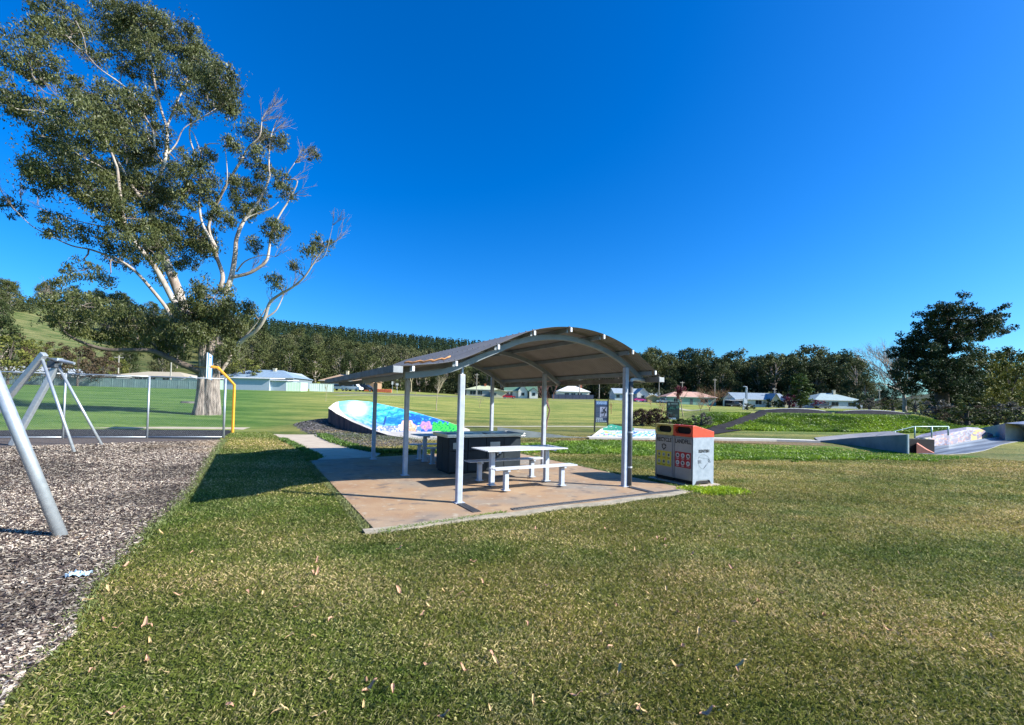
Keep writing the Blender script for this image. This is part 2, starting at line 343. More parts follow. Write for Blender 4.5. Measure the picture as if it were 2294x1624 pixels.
for s in RS_[1:-1]:
    for t in np.arange(ROOF_T0+.06, ROOF_T1, .228): sc_.box((s+.01,t,zr(s)+.016),(.022,.022,.014))
sc_.obj('roof_screws', M_('screw_dark',(.10,.10,.11),.5), rf)['kind'] = 'stuff'
def sweep(b, S, Z, t0, t1, h):
    n = len(S); V = []
    for i in range(n):
        a = (S[min(i+1,n-1)]-S[max(i-1,0)], Z[min(i+1,n-1)]-Z[max(i-1,0)]); l = math.hypot(*a); nx, nz = -a[1]/l*h/2, a[0]/l*h/2
        V += [(S[i]-nx,t0,Z[i]-nz),(S[i]+nx,t0,Z[i]+nz),(S[i]+nx,t1,Z[i]+nz),(S[i]-nx,t1,Z[i]-nz)]
    b.add(V, [(i*4+k,i*4+(k+1)%4,i*4+4+(k+1)%4,i*4+4+k) for i in range(n-1) for k in range(4)]+[(0,1,2,3),(n*4-1,n*4-2,n*4-3,n*4-4)])
FR = (0., 2.93, 5.84)
for t in FR:
    b = B(); S = np.linspace(-.95,4.08,48); sweep(b, S, [zr(s)-.135 for s in S], t-.04, t+.04, .10); b.obj('roof_beam', beamgrey, shel, bevel=.008)
for s in RS_[1:-1]:
    b = B(); z = zr(s)-.05; b.box((s,(ROOF_T0+ROOF_T1)/2+.03,z),(.036,ROOF_T1-ROOF_T0-.14,.075)); pu = b.obj('purlin', beamgrey, shel)
    b = B(); b.box((s,ROOF_T0-.005,z),(.04,.03,.078)); b.obj('end_cap', M_('white_plastic',(.75,.77,.78),.4), pu, bevel=.006)
for t in FR:
    for s, zt in ((0,2.10),(3.61,2.42)):
        b = B(); b.box((s,t,zt/2+.01),(.098,.098,zt)); po = b.obj('post', paintgrey, shel, bevel=.016)
        b = B(); zb = zr(s)-.185; b.box((s,t,(zt+zb)/2+.005),(.028,.075,max(.03,zb-zt+.02))); b.obj('bracket', paintgrey, po); b = B(); b.box((s,t,.036),(.16,.16,.012)); b.obj('base_plate', paintgrey, po)
gutM = M_('gutter_steel',(.20,.19,.18),.6,0,(.12,.10,.085),4)
for s, z in ((-1.17,2.115),(4.17,2.20)):
    b = B(); L_ = (ROOF_T0+ROOF_T1)/2; Ln = ROOF_T1-ROOF_T0-.02
    b.box((s,L_,z-.05),(.13,Ln,.012)); b.box((s-.065,L_,z),(.008,Ln,.10)); b.box((s+.065,L_,z-.01),(.008,Ln,.08))
    gu = b.obj('gutter', gutM, shel)
    for t in (ROOF_T0, ROOF_T1-.03): b = B(); b.box((s,t,z-.01),(.14,.02,.095)); b.obj('stop_end', M_('gutter_end',(.34,.36,.37),.5), gu, bevel=.004)
b = B(); b.tube([(3.70,-.055,.05),(3.70,-.055,2.14)],.046,14); dp = b.obj('downpipe', M_('downpipe_dark',(.10,.115,.125),.45,0,(.07,.08,.09)), shel, smooth=True)
b = B(); b.tube([(3.70,-.055,2.14),(3.72,-.055,2.18),(3.80,-.05,2.195),(4.14,-.02,2.17)],.034,12); b.obj('outlet_elbow', M_('white_plastic',(.75,.77,.78),.4), dp, smooth=True)
for z in (.42,1.12,1.9): b = B(); b.tube([(3.70,-.055,z-.015),(3.70,-.055,z+.015)],.05,14); b.obj('strap', M_('strap_pale',(.62,.64,.66),.5), dp)
# dead bark lying on the roof
b = B(); z0 = zr(-.55)
def roofpt(s,t,dz=0): q = sh(s,t); return (q[0],q[1],zr(s)+.012+dz)
V = []; n = 14
for i in range(n):
    s = -.95+.75*i/(n-1); wd = .07*math.sin(math.pi*(i+.6)/n)+.012; wob = .02*math.sin(i*1.7)
    for k in (-1,0,1): V.append(roofpt(s, .02+wob+k*wd, .035+.025*abs(k)+.012*math.sin(i*2.1)))
b.add(V, [(i*3+k,i*3+k+1,i*3+k+4,i*3+k+3) for i in range(n-1) for k in (0,1)])
ob = b.obj('bark_strip', M_('dead_bark',(.62,.33,.15),.85,0,(.40,.19,.08),9), None, True); m = ob.modifiers.new('t','SOLIDIFY'); m.thickness = .008
tag(ob,'curl of orange dead bark lying on the low side of the shelter roof','bark')
# ------------------------------------------------------------------ trench grates set in the slab
grM = M_('grate_steel',(.20,.20,.205),.55,.5,(.12,.12,.12),20); trM = M_('trench_dark',(.03,.03,.03),.9)
def grate(name, s0, s1, t0, t1, label, along, grp=None):
    th = thing(name, label, 'drain grate', (O1[0],O1[1],0), TH, grp); b = B(); b.bb(s0,s1,t0,t1,.026,.034); b.obj('channel', trM, th)
    b = B()
    if along == 's':
        n = int((s1-s0)/.05); [b.bb(s0+i*.05, s0+i*.05+.026, t0+.012, t1-.012, .036, .044) for i in range(n)]
        b.bb(s0,s1,t0,t0+.012,.035,.045); b.bb(s0,s1,t1-.012,t1,.035,.045)
    else:
        n = int((s1-s0)/.028); [b.bb(s0+i*.028, s0+i*.028+.014, t0, t1, .036, .044) for i in range(n)]
    b.obj('bars', grM, th)
grate('trench_grate', .55, 4.3, -.83, -.73, 'long slotted drain grate along the front edge of the shelter slab', 's')
grate('post_grate', -.07,.07,-.70,-.10,'narrow drain grate running forward from the nearest shelter post','t','post grates')
grate('post_grate', 3.58,3.72,-.70,-.12,'narrow drain grate running forward from the downpipe post','t','post grates')
b = B(); 
V = []
for i in range(40):
    s = -1.7+6.5*i/39; tb = -.93-.03*math.sin(i*.6)+(.30*((s-3.2)/1.6)**2 if s > 3.2 else 0); 
    V += [(*sh(s,tb-.13),.0),(*sh(s,tb-.13),.03),(*sh(s,tb+.03),.036),(*sh(s,tb+.03),.0)]
b.add(V, [(i*4+k,i*4+k+1,i*4+k+5,i*4+k+4) for i in range(39) for k in range(3)])
o = b.obj('kerb_strip', M_('kerb_concrete',(.42,.36,.27),.9,0,(.26,.23,.17),5,bump=.4)); tag(o, kind='structure')
# ================================================================== picnic tables and benches
slatM = M_('table_aluminium',(.66,.68,.72),.38,.15,(.56,.58,.62),18); legM = M_('table_leg_paint',(.46,.51,.58),.45,0,(.38,.43,.50),9)
def slats(b, L, Wd, n, z, rake=0):
    w = Wd/n
    for i in range(n):
        y = -Wd/2+(i+.5)*w; e = rake*(i-(n-1)/2)
        P = [(y-w*.45,z-.018),(y-w*.45,z-.006),(y-w*.3,z),(y+w*.3,z),(y+w*.45,z-.006),(y+w*.45,z-.018)]
        V = [(-L/2+e,p,q) for p,q in P]+[(L/2+e,p,q) for p,q in P]
        b.add(V, [(k,6+k,6+(k+1)%6,(k+1)%6) for k in range(6)]+[tuple(range(6)),tuple(range(11,5,-1))])
def seat_item(name, label, cat, L, Wd, n, z, legx, lw, grp, rake=0):
    t = thing(name, label, cat, group=grp)
    b = B(); slats(b, L, Wd, n, z, rake); b.obj('table_top' if cat == 'table' else 'seat', slatM, t)
    for s in (-1,1):
        b = B(); b.box((s*legx,0,(z-.06)/2+.02),(lw,lw,z-.08)); lg = b.obj('leg', legM, t, bevel=.007)
        b = B(); b.box((s*legx,0,z-.04),(.05,Wd*.86,.036)); b.obj('bracket', legM, lg); b = B(); b.box((s*legx,0,.037),(lw+.05,lw+.05,.014)); b.obj('base_plate', legM, lg)
    return t
tab = seat_item('picnic_table','silver slatted picnic table standing in front of the dark barbecue cabinet','table',1.83,.74,8,.735,.635,.092,'picnic tables',.0)
ben = seat_item('park_bench','silver slatted bench on the near side of the sunlit picnic table','bench',1.83,.29,3,.44,.63,.085,'park benches')
def place(o, s, t, rz=0): q = sh(s,t); o.location = (q[0],q[1],.03); o.rotation_euler = (0,0,TH+rz)
place(tab, 1.76, 1.01); place(ben, 1.76, .46)
for s, t, lb in ((1.76,1.56,'silver slatted bench between the sunlit picnic table and the barbecue cabinet'),(1.72,4.20,'shaded slatted bench between the barbecue cabinet and the far picnic table'),(1.72,5.24,'shaded slatted bench on the far side of the table beyond the barbecue cabinet')):
    c = copy_tree(ben); c['label'] = lb; place(c, s, t)
c = copy_tree(tab); c['label'] = 'shaded slatted picnic table standing beyond the barbecue cabinet, nearest the path'; place(c, 1.70, 4.72)
# ================================================================== barbecue cabinet
bq = thing('barbecue_cabinet','dark slate double electric barbecue cabinet with a stainless steel top under the shelter','barbecue'); place(bq,.90,2.66)
bq.location.z = .03; Lb, Db = 1.88, .78
panM = M_('slate_panel',(.030,.040,.048),.5,0,(.02,.027,.033),2.2,spec=.15); darkM = M_('black_gap',(.012,.012,.013),.8); ssM = M_('stainless',(.55,.56,.57),.3,.85,(.45,.46,.47),7)
b = B(); b.bb(.03,Lb-.03,.03,Db-.03,.0,.80); b.obj('frame', darkM, bq)
pw = (Lb-.01)/4
for i in range(4):
    b = B(); b.bb(i*pw+.008, (i+1)*pw-.006, .0, .028, .05, .50); b.bb(i*pw+.008,(i+1)*pw-.006,.0,.028,.512,.80); pn = b.obj('front_panel', panM, bq, bevel=.003)
    if i in (0,2):
        q = B(); q.bb(i*pw+.10,i*pw+.36,-.006,-.001,.56,.70); q.obj('plaque', M_('plaque_grey',(.42,.43,.40),.5,0,(.30,.31,.29),30), pn)
    if i == 2: q = B(); q.tube([(i*pw+.30,-.012,.40),(i*pw+.30,.0,.40)],.016,12); q.obj('start_button', ssM, pn)
for x in (0,Lb-.03):
    for k in (0,1): b = B(); b.bb(x+.001,x+.029,.034+k*(Db-.06)/2,.022+(k+1)*(Db-.06)/2,.05,.80); b.obj('side_panel', panM, bq, bevel=.003)
for k in range(4): b = B(); b.bb(k*pw+.008,(k+1)*pw-.006,Db-.028,Db,.05,.80); b.obj('back_panel', panM, bq)
b = B(); b.bb(-.07,Lb+.07,-.07,Db+.07,.82,.845)
b.bb(-.07,Lb+.07,-.07,-.045,.845,.895); b.bb(-.07,Lb+.07,Db+.045,Db+.07,.845,.895); b.bb(-.07,-.045,-.044,Db+.044,.845,.895); b.bb(Lb+.045,Lb+.07,-.044,Db+.044,.845,.895)
b.obj('bench_top', ssM, bq, bevel=.004)
for x in (.18,1.12): b = B(); b.bb(x,x+.58,.12,.62,.85,.874); b.obj('hotplate', M_('hotplate_dark',(.10,.10,.11),.35,.6,(.05,.05,.05),12), bq, bevel=.006)
# ================================================================== twin bins
binM = M_('bin_steel',(.40,.39,.38),.5,.35,(.33,.32,.31),3); binside = M_('bin_side_dusty',(.34,.39,.44),.55,.1,(.26,.31,.36),9)
bw, bd, bh = .535, .62, .99
FL = g(1461,1071); FRt = g(1552,1091); bdir = (FRt-FL)[:2]; bang = math.atan2(bdir[1],bdir[0]); bdir /= np.linalg.norm(bdir)
def icon(b, cx, cz, r, y, n=16): b.add([(cx+r*math.cos(2*math.pi*k/n), y, cz+r*math.sin(2*math.pi*k/n)) for k in range(n)], [tuple(range(n))])
def make_bin(name, label, ox, hoodcol, word, stick, yellow):
    base = FRt[:2]-bdir*(bw*2-ox+0.0); t = thing(name,label,'bin',(base[0],base[1],.03),bang,'twin waste bins')
    b = B(); b.bb(.02,bw-.012,.02,bd-.02,.08,bh); b.obj('cabinet', binM, t)
    b = B(); b.bb(.0,.03,.0,bd,.0,bh); b.bb(bw-.018,bw-.004,.0,bd,.08,bh); b.bb(.0,.03,0,.03,0,.12)
    if word == 'LANDFILL':
        b = B(); b.bb(.0,.022,.0,bd,.08,bh)
    b.obj('frame', binM, t)
    if word == 'LANDFILL':    # outer side sheet with the cut-out foot
        q = B(); x0 = bw-.003; P = [(0,0),(.05,0),(.11,.085),(.17,.10),(.44,.10),(.50,.085),(.56,0),(bd,0),(bd,bh),(0,bh)]
        q.add([(x0,y,z) for y,z in P]+[(x0-.01,y,z) for y,z in P], [tuple(range(10)),tuple(range(19,9,-1))]+[(i,10+i,10+(i+1)%10,(i+1)%10) for i in range(10)]); sp = q.obj('side_panel', binside, t)
        M = Matrix(((0,0,1,x0+.003),(1,0,0,bd*.52),(0,1,0,.70),(0,0,0,1)))
        q = B(); text_b(q,'KENTISH',.085,M,.001,.95); q.obj('council_name', M_('ink_black',(.02,.02,.022),.5), sp)
        q = B()
        def ln(P,r): q.tube([(x0+.004,.10+p*.42,.28+z_*.38) for p,z_ in P], r, 5)
        ln([(.12,.45),(.10,.62),(.16,.80),(.34,.92),(.55,.93),(.75,.84),(.92,.70),(.98,.62)],.0015); ln([(.16,.80),(.40,.74),(.66,.70),(.86,.66)],.0013); ln([(.16,.45),(.2,.30),(.36,.16),(.5,.12),(.66,.28),(.86,.50)],.0016); ln([(.5,.12),(.58,.24),(.70,.36)],.003)
        for k in range(6): ln([(.13,.62-.03*k),(.3+.05*(k%3),.64-.035*k)],.003)
        ln([(.84,.68),(.96,.56),(.99,.47),(.9,.50),(.82,.60)],.0035); q.obj('council_emblem', M_('ink_grey',(.17,.19,.21),.6), sp)
    b = B(); b.bb(.045,bw-.03,-.008,.016,.10,bh-.035); dr = b.obj('door', binM, t, bevel=.003)
    b = B(); b.bb(.03,bw-.02,.03,bd-.03,.02,.078); b.obj('plinth', darkM, t)
    # hood with slot
    zf, zb, z0 = bh+.245, bh+.12, bh+.004; hm_ = M_('hood_'+name,hoodcol,.4,0,tuple(c*.85 for c in hoodcol),5)
    b = B(); P = [(-.012,z0),(-.012,zf),(.05,zf+.004),(bd+.005,zb),(bd+.005,z0)]; x0,x1 = .0,bw-.002
    n = len(P); V = [(x0,y,z) for y,z in P]+[(x1,y,z) for y,z in P]
    b.add(V, [(1,n+1,n+2,2),(2,n+2,n+3,3),(3,n+3,n+4,4),tuple(range(n)),tuple(range(2*n-1,n-1,-1))])
    # front with stadium opening: outer rectangle to inner loop
    cx, cz, hw, hh = (x0+x1)/2, (z0+zf)/2+.012, (x1-x0)/2-.05, .072; K = 32
    inner = []; outer = []
    for k in range(K):
        a = 2*math.pi*(k+.5)/K; c_, s_ = math.cos(a), math.sin(a)
        inner.append((cx+(hw-hh)*(1 if c_ > 0 else -1)+hh*c_, -.012, cz+hh*s_))
        q = max(abs(c_), abs(s_)); ox_, oz_ = c_/q, s_/q; outer.append((cx+ox_*(x1-x0)/2, -.012, (z0+zf)/2+oz_*(zf-z0)/2))
    deep = [(x,.07,z) for x,_,z in inner]
    b.add(outer+inner+deep, [(k,(k+1)%K,K+(k+1)%K,K+k) for k in range(K)]+[(K+k,K+(k+1)%K,2*K+(k+1)%K,2*K+k) for k in range(K)])
    ho = b.obj('hood', hm_, t, bevel=.008)
    b = B(); b.add([(x,.069,z) for x,_,z in inner], [tuple(range(K))]); b.obj('slot', darkM, ho)
    # lettering and stickers on the door
    ink = M_('ink_black',(.02,.02,.022),.5)
    M = Matrix(((1,0,0,bw/2+.005),(0,0,-1,-.011),(0,1,0,bh-.105),(0,0,0,1))); b = B(); text_b(b, word, .125, M, .001, .84 if word=='RECYCLE' else .80); b.obj('lettering', ink, dr)
    if yellow:
        b = B()
        for k in range(3):
            a0 = rad(90+120*k); c0 = np.array([bw/2+.0, bh-.255]); 
            d = np.array([math.cos(a0),math.sin(a0)]); e = np.array([-d[1],d[0]])
            for s1 in (0,1):
                r0, r1 = .062, .034
                if s1 == 0: Q = [c0+d*r0-e*.030, c0+d*r0+e*.030, c0+d*r1+e*.014, c0+d*r1-e*.014]
                else:
                    a1 = a0+rad(62); d1 = np.array([math.cos(a1),math.sin(a1)]); e1 = np.array([-d1[1],d1[0]]); Q = [c0+d1*.068-e1*.032, c0+d1*.078+e1*.0, c0+d1*.050+e1*.034, c0+d1*.026-e1*.002]
                b.add([(q[0],-.0105,q[1]) for q in Q], [(0,1,2,3)])
        b.obj('recycling_symbol', ink, dr)
    zc = .47 if yellow else .50
    scol = (.70,.58,.03) if yellow else (.42,.012,.025)
    b = B(); b.bb(.06,bw-.05,-.0125,-.0095,zc-.165,zc+.165); st = b.obj('sticker', M_('sticker_'+name,scol,.5), dr)
    wb = B(); db = B(); tb = B(); cb = B()
    for r in (0,1):
        for c in range(3):
            cx = .06+(bw-.11)*(c+.5)/3; cz = zc+.088-.155*r
            icon(wb,cx,cz,.050,-.0135); 
            rs = random.Random(r*3+c+(7 if yellow else 0)); pts = [(cx+.036*math.cos(2*math.pi*k/9)*rs.uniform(.55,1), -.0145, cz+.034*math.sin(2*math.pi*k/9)*rs.uniform(.6,1)) for k in range(9)]
            (db if (r+c)%2 == 0 else cb).add(pts, [tuple(range(9))])
            tb.bb(cx-.042,cx+.042,-.0142,-.0132,cz-.068,cz-.061); 
            if rs.random() > .5: tb.bb(cx-.03,cx+.03,-.0142,-.0132,cz-.079,cz-.073)
    wb.obj('icon_disc', M_('icon_white',(.62,.62,.58),.5) if not yellow else M_('icon_cream',(.55,.52,.25),.5), st)
    db.obj('icon_dark', M_('icon_dark',(.05,.05,.07),.5), st); cb.obj('icon_pale', M_('icon_blue_grey',(.22,.28,.33),.5), st)
    tb.obj('icon_text', ink if yellow else M_('icon_white',(.62,.62,.58),.5), st)
    return t
make_bin('recycling_bin','grey steel bin with yellow hood reading RECYCLE, left of the pair beside the shelter',0,(.62,.50,.14),'RECYCLE',None,True)
make_bin('landfill_bin','grey steel bin with red hood reading LANDFILL, right of the pair beside the shelter',bw,(.72,.075,.03),'LANDFILL',None,False)
q = B(); c0 = FRt[:2]-bdir*bw; q.box((c0[0]+.27,c0[1]+.16,.012),(1.25,.85,.03),rz=bang); o = q.obj('bin_pad', pathM); tag(o, kind='structure')
# ================================================================== chain-link fence round the court
fp = [np.array(p) for p in ((-11.2,17.79),(-13.57,17.03),(-15.94,16.25),(-18.3,15.45),(-20.65,14.65))]; FH = 2.34
fe = thing('chain_link_fence','galvanised chain-link fence between the bark chips and the asphalt court','fence',(fp[0][0],fp[0][1],0))
def loc3(p,z=0): return (p[0]-fp[0][0],p[1]-fp[0][1],z)
for i, p in enumerate(fp): b = B(); b.tube([loc3(p,-.05),loc3(p,FH)],.033 if i else .04,12); b.obj('fence_post', steel, fe, True)
for a, c in zip(fp[:-1],fp[1:]):
    for z in (FH-.02,.06): b = B(); b.tube([loc3(a,z),loc3(c,z)],.021,10); b.obj('rail', steel, fe, True)
    L = np.linalg.norm(c-a); d = (c-a)/L; z0,z1 = .08,FH-.04; hgt = z1-z0; V=[];F=[]; k = 0
    nrm = np.array([-d[1],d[0]])
    for sg in (1,-1):
        for x0 in np.arange(-hgt, L, .068):
            xa, xb = (x0, x0+hgt); za, zb = (z0,z1) if sg > 0 else (z1,z0)
            if xa < 0: za = za+(0-xa)/(xb-xa)*(zb-za); xa = 0
            if xb > L: zb = za+(L-xa)/(xb-xa)*(zb-za); xb = L
            if xb-xa < .02: continue
            for o_, w2 in ((nrm*.0012,0),(np.zeros(2),.0016)):
                A = a+d*xa; C = a+d*xb
                V += [loc3(A-o_,za-w2),loc3(A+o_,za+w2),loc3(C+o_,zb+w2),loc3(C-o_,zb-w2)]; F.append((k,k+1,k+2,k+3)); k += 4
    link('wire_mesh', npmesh('wire_mesh',V,F), M_('wire_zinc',(.42,.44,.44),.5,.5), fe)
# ================================================================== play swings
def feet(b, P): b.tube([(P[0],P[1],.0),(P[0],P[1],.02)],.075,12)
sw = thing('basket_swing_frame','galvanised A-frame swing set standing on bark chips before the court fence','swing frame',(-13.6,13.4,0))
def L3(p): return (p[0]+13.6,p[1]-13.4,p[2])
A1 = aty(96,797,12.95); A2 = aty(131,812,14.15); f1r = g(167,1014); f2r = g(229,998); f2l = g(27,998); f1l = g(-78,1003)
for A, f in ((A1,f1l),(A2,f2l)):
    b = B(); d = Vector(A-f).normalized(); P0 = Vector(L3(f)); P1 = Vector(L3(A))+d*.08; M = (P1-P0)
    q = M.to_track_quat('Z','Y').to_matrix().to_4x4(); b.box((0,0,0),(.15,.15,M.length)); T = Matrix.Translation((P0+P1)/2) @ q; b.v = [tuple(T @ Vector(v)) for v in b.v]; b.obj('wide_leg', steel, sw, bevel=.02)
for A, f in ((A1,f1r),(A2,f2r)): b = B(); b.tube([L3(f),L3(A-np.array([0,0,.12]))],.038,12); b.obj('leg', steel, sw, True)
b = B(); b.tube([L3(A1),L3(A2)],.03,10); b.obj('cross_bar', M_('dark_steel',(.10,.11,.12),.5,.4), sw, True)
b = B(); a = Vector(L3(A2))+Vector((-.02,-.05,.06)); b.tube([a-Vector((.16,0,-.02)),a+Vector((.12,0,0)),a+Vector((.55,.02,-.08))],[.055,.06,.04],12); b.box(tuple(a+Vector((0,0,.03))),(.24,.2,.08)); b.obj('hinge_arm', steel, sw)
b = B(); b.box(tuple(a+Vector((-.06,.0,-.13))),(.26,.22,.2)); b.obj('hinge_block', M_('dark_steel',(.10,.11,.12),.5,.4), sw, bevel=.02)
s2 = thing('swing_frame','nearest galvanised swing frame leg leaning in from the left edge over the bark','swing frame',(-5.17,5.31,0))
for P in ([(0,0,0),(-1.24,-.02,2.68)],[(-2.48,-.1,0),(-1.24,-.02,2.68)],[(0,-3.6,0),(-1.24,-3.6,2.68)],[(-2.48,-3.6,0),(-1.24,-3.6,2.68)]): b = B(); b.tube(P,.062,20); b.obj('leg', steel, s2, True)
b = B(); b.tube([(-1.24,.15,2.68),(-1.24,-3.8,2.68)],.062,20); b.obj('top_rail', steel, s2, True)
# ================================================================== basketball hoop
hb = g(521,969); hp = thing('basketball_hoop','orange cranked basketball pole with a blue and white backboard at the court edge','basketball hoop',(hb[0],hb[1],0))
orM = M_('orange_paint',(.78,.36,.02),.45,0,(.66,.28,.015),6)
b = B(); b.tube([(0,0,0),(0,0,2.16),(-.78,0,2.93),(-1.08,0,2.96)],.066,6); b.obj('pole', orM, hp, bevel=.005)
bx = -1.16; nrm = Vector((-.885,-.465,0)).normalized(); tv = Vector((-nrm.y,nrm.x,0))
bb_ = B(); c = Vector((bx,0,2.98)); M = Matrix.Translation(c) @ Matrix.Rotation(math.atan2(tv.y,tv.x),4,'Z')
def bbx(b,x0,x1,z0,z1,y0,y1):
    q = B(); q.bb(x0,x1,y0,y1,z0,z1); b.add([M @ Vector(v) for v in q.v], q.f)
bbx(bb_,-.9,.9,-.6,.55,-.02,.02); bo = bb_.obj('backboard', M_('board_white',(.72,.76,.78),.5), hp)
for s in (-1,1):
    q = B()
    for x0,x1,z0,z1 in ((-.9,-.62,-.6,.55),(.62,.9,-.6,.55),(-.3,.3,-.05,.0),(-.3,.3,.38,.43),(-.3,-.25,0,.38),(.25,.3,0,.38)): bbx(q,x0,x1,z0,z1,s*.021 if s > 0 else -.025,.025 if s > 0 else -.021)
    q.obj('board_marking', M_('board_blue',(.02,.22,.50),.5), bo)
q = B(); rc = c+nrm*.38+Vector((0,0,-.05)); q.tube([rc+Vector((math.cos(a)*.225,math.sin(a)*.225,0)) for a in np.linspace(0,2*math.pi,25)],.012,6); q.tube([c+Vector((0,0,-.05)),c+nrm*.17+Vector((0,0,-.05))],.03,6); q.obj('ring', orM, hp)
# ================================================================== painted skate bowl (ocean mural)
cpx = [736,745,753,789,833,871,900,946,1000,1054]
nY = [24.0,23.7,23.3,22.5,21.5,20.7,20.0,19.0,19.2,21.5]; nZ = [1.12,1.02,.89,.526,.22,.05,.02,.016,.016,.016]
fY = [24.2,24.8,25.4,27.0,28.0,28.1,28.0,27.6,27.0,26.3]; fZ = [1.14,1.33,1.45,1.56,1.47,1.26,1.106,.803,.436,.02]
NC, NR = 300, 110; pxs = np.interp(np.linspace(0,1,NC)**1.15, [0,1],[736,1054])
V = []; 
for x in pxs:
    a = np.interp(x,cpx,nY); bz = np.interp(x,cpx,nZ); c = np.interp(x,cpx,fY); dz = np.interp(x,cpx,fZ)
    rx = ray(x,905); k = rx[0]/rx[1]; q = np.linspace(0,1,NR)
    Y = a+(c-a)*q; Z = bz+(dz-bz)*q**2.0-.55*bz*4*q*(1-q)*(1-q*.5); Z = np.maximum(Z,.014); V.append(np.stack([k*Y,Y,Z],1))
V = np.array(V); bowlV = V.copy(); VV = V.reshape(-1,3); px_, py_ = proj(VV)
X2 = (px_/.70283-1000)*4.588; Y2 = (py_/.70283-1230)*4.588
def paint(X,Y):
    n = len(X); nz = vnoise(X*.02,Y*.035,1); n3 = vnoise(X*.055,Y*.09,5)
    s = np.clip((Y-215)/430+(X-900)/2600+.25*(nz-.5),0,1)[:,None]
    c = np.array([.10,.66,.68])*(1-s)+np.array([.005,.24,.62])*s
    w = np.sin(Y/15.+2.2*np.sin(X/105.+nz*3)+X/90.)+.9*(n3-.5)
    m = (w > .62)&(X > 480); c[m] = c[m]*.45+np.array([.0,.07,.30])*.55
    m = w < -.85; c[m] = c[m]*.5+np.array([.25,.85,.9])*.5
    # pale breaking light, lower left
    k = np.exp(-(((X-640)/120.)**2+((Y-340)/95.)**2))[:,None]*1.3; c = c*(1-np.clip(k,0,1))+np.array([.95,.88,.72])*np.clip(k,0,1)
    k = (np.clip((Y-330-(X-400)*.30)/120,0,1)*(X < 1250))[:,None]*.75; strk = (.5+.5*np.sin((Y-.48*X)/9.+5*nz))[:,None]
    c = c*(1-k)+(np.array([.55,.72,.85])*strk+np.array([.10,.25,.60])*(1-strk))*k
    # dolphin-like blue mass with dark outline
    d = ((X-1160)/130.)**2+((Y-505)/55.)**2; m = (d < 1+.5*(n3-.5))&(Y < 560); c[m] = c[m]*.35+np.array([.01,.15,.50])*.65; m = (np.abs(d-1.) < .10)&(Y < 500); c[m] = c[m]*.4
    m = (np.abs(X-1030-(550-Y)*.25) < 14)&(Y > 450)&(Y < 570); c[m] = (.02,.07,.25)
    # deep band at the right
    m = (Y > 385+(X-1350)*.22)&(X > 1350)&(n3+.5*nz > .55); c[m] = np.array([.01,.09,.42])*(.6+.8*n3[m][:,None])
    m = (Y > 605-.02*X)&(X < 1560)&(X > 900); c[m] = np.where(n3[m][:,None] > .52, np.array([[.75,.70,.82]]), np.array([[.18,.25,.62]]))
    # corals
    def blob(cx,cy,rx,ry,c1,c2):
        a = np.arctan2(Y-cy,X-cx); d = np.sqrt(((X-cx)/rx)**2+((Y-cy)/ry)**2)/(1+.18*np.sin(a*5+cx)); m = d < 1
        c[m] = np.where((np.sin(d[m]*11+a[m]*3) > 0)[:,None], np.array([c1]), np.array([c2]))
    blob(1370,580,125,72,(.92,.62,.42),(.85,.40,.22)); blob(1290,600,50,50,(.9,.75,.6),(.8,.5,.4)); blob(1450,640,55,30,(.9,.55,.3),(.75,.3,.12))
    blob(1640,585,100,66,(.55,.28,.72),(.40,.20,.60)); blob(1625,600,22,28,(.75,.60,.08),(.35,.05,.35)); blob(1540,625,40,34,(.15,.35,.6),(.1,.2,.5))
    yt = 575-45*np.abs(np.sin(X/24.))-30*vnoise(X*.04,X*0,3); m = (X > 1730)&(Y > yt)&(X < 2110); c[m] = np.where((np.sin(X[m]/10+3*np.sin(Y[m]/17.)+5*n3[m]) > -.35)[:,None], np.array([[.06,.72,.05]]), np.array([[.0,.20,.05]]))
    # bare concrete: coping and run-out
    cop = np.interp(X,[215,300,365,380,450,560,850,950,1200],[900,900,300,345,420,490,615,664,668]); 
    gm = (Y > cop)|(X < 362)|(Y > 668+10*np.sin(X/60.))|(X > 2100)
    g_ = np.array([.52,.47,.40])*(.85+.3*vnoise(X*.03,Y*.05,9)[:,None]); c[gm] = g_[gm]
    e = (np.abs(Y-cop) < 5)&(X > 362)&(X < 940); c[e] = (.30,.28,.30)
    return c
C = paint(X2,Y2)
ij = np.arange(NC*NR).reshape(NC,NR); F = np.stack([ij[:-1,:-1],ij[1:,:-1],ij[1:,1:],ij[:-1,1:]],-1).reshape(-1,4)
bl = thing('skate_bowl','curved skate bowl painted with a turquoise ocean mural','skate ramp',tuple(V[NC//3,0]*[1,1,0])); bo_ = np.array(bl.location)
link('riding_surface', npmesh('riding_surface', VV-bo_, F, C, True), M_('mural_paint',(0,0,0),.6,attr=True,var=.06,scale=8), bl)
b = B(); n = NC; V4 = []
for i in range(0,NC,3):
    p = bowlV[i,0]-bo_; V4 += [(p[0],p[1],p[2]+.0),(p[0],p[1],-.3)]
k = len(V4)//2; b.add(V4,[(2*i,2*i+1,2*i+3,2*i+2) for i in range(k-1)])
wallM = M_('stained_wall',(.16,.10,.095),.9,0,(.045,.035,.045),2.2,9,bump=.3,stretch=(3,3,.35))
b.obj('retaining_wall', wallM, bl)
b = B(); V4 = []
for i in range(0,NC,3):
    p = bowlV[i,-1]-bo_; V4 += [(p[0],p[1],p[2]-.003),(p[0]-.05,p[1]+.35,p[2]-.003),(p[0]-.05,p[1]+.35,-.3)]
k = len(V4)//3; b.add(V4,[(3*i+j,3*i+j+1,3*i+j+4,3*i+j+3) for i in range(k-1) for j in (0,1)])
b.obj('rear_coping', M_('coping_concrete',(.50,.45,.38),.9), bl)
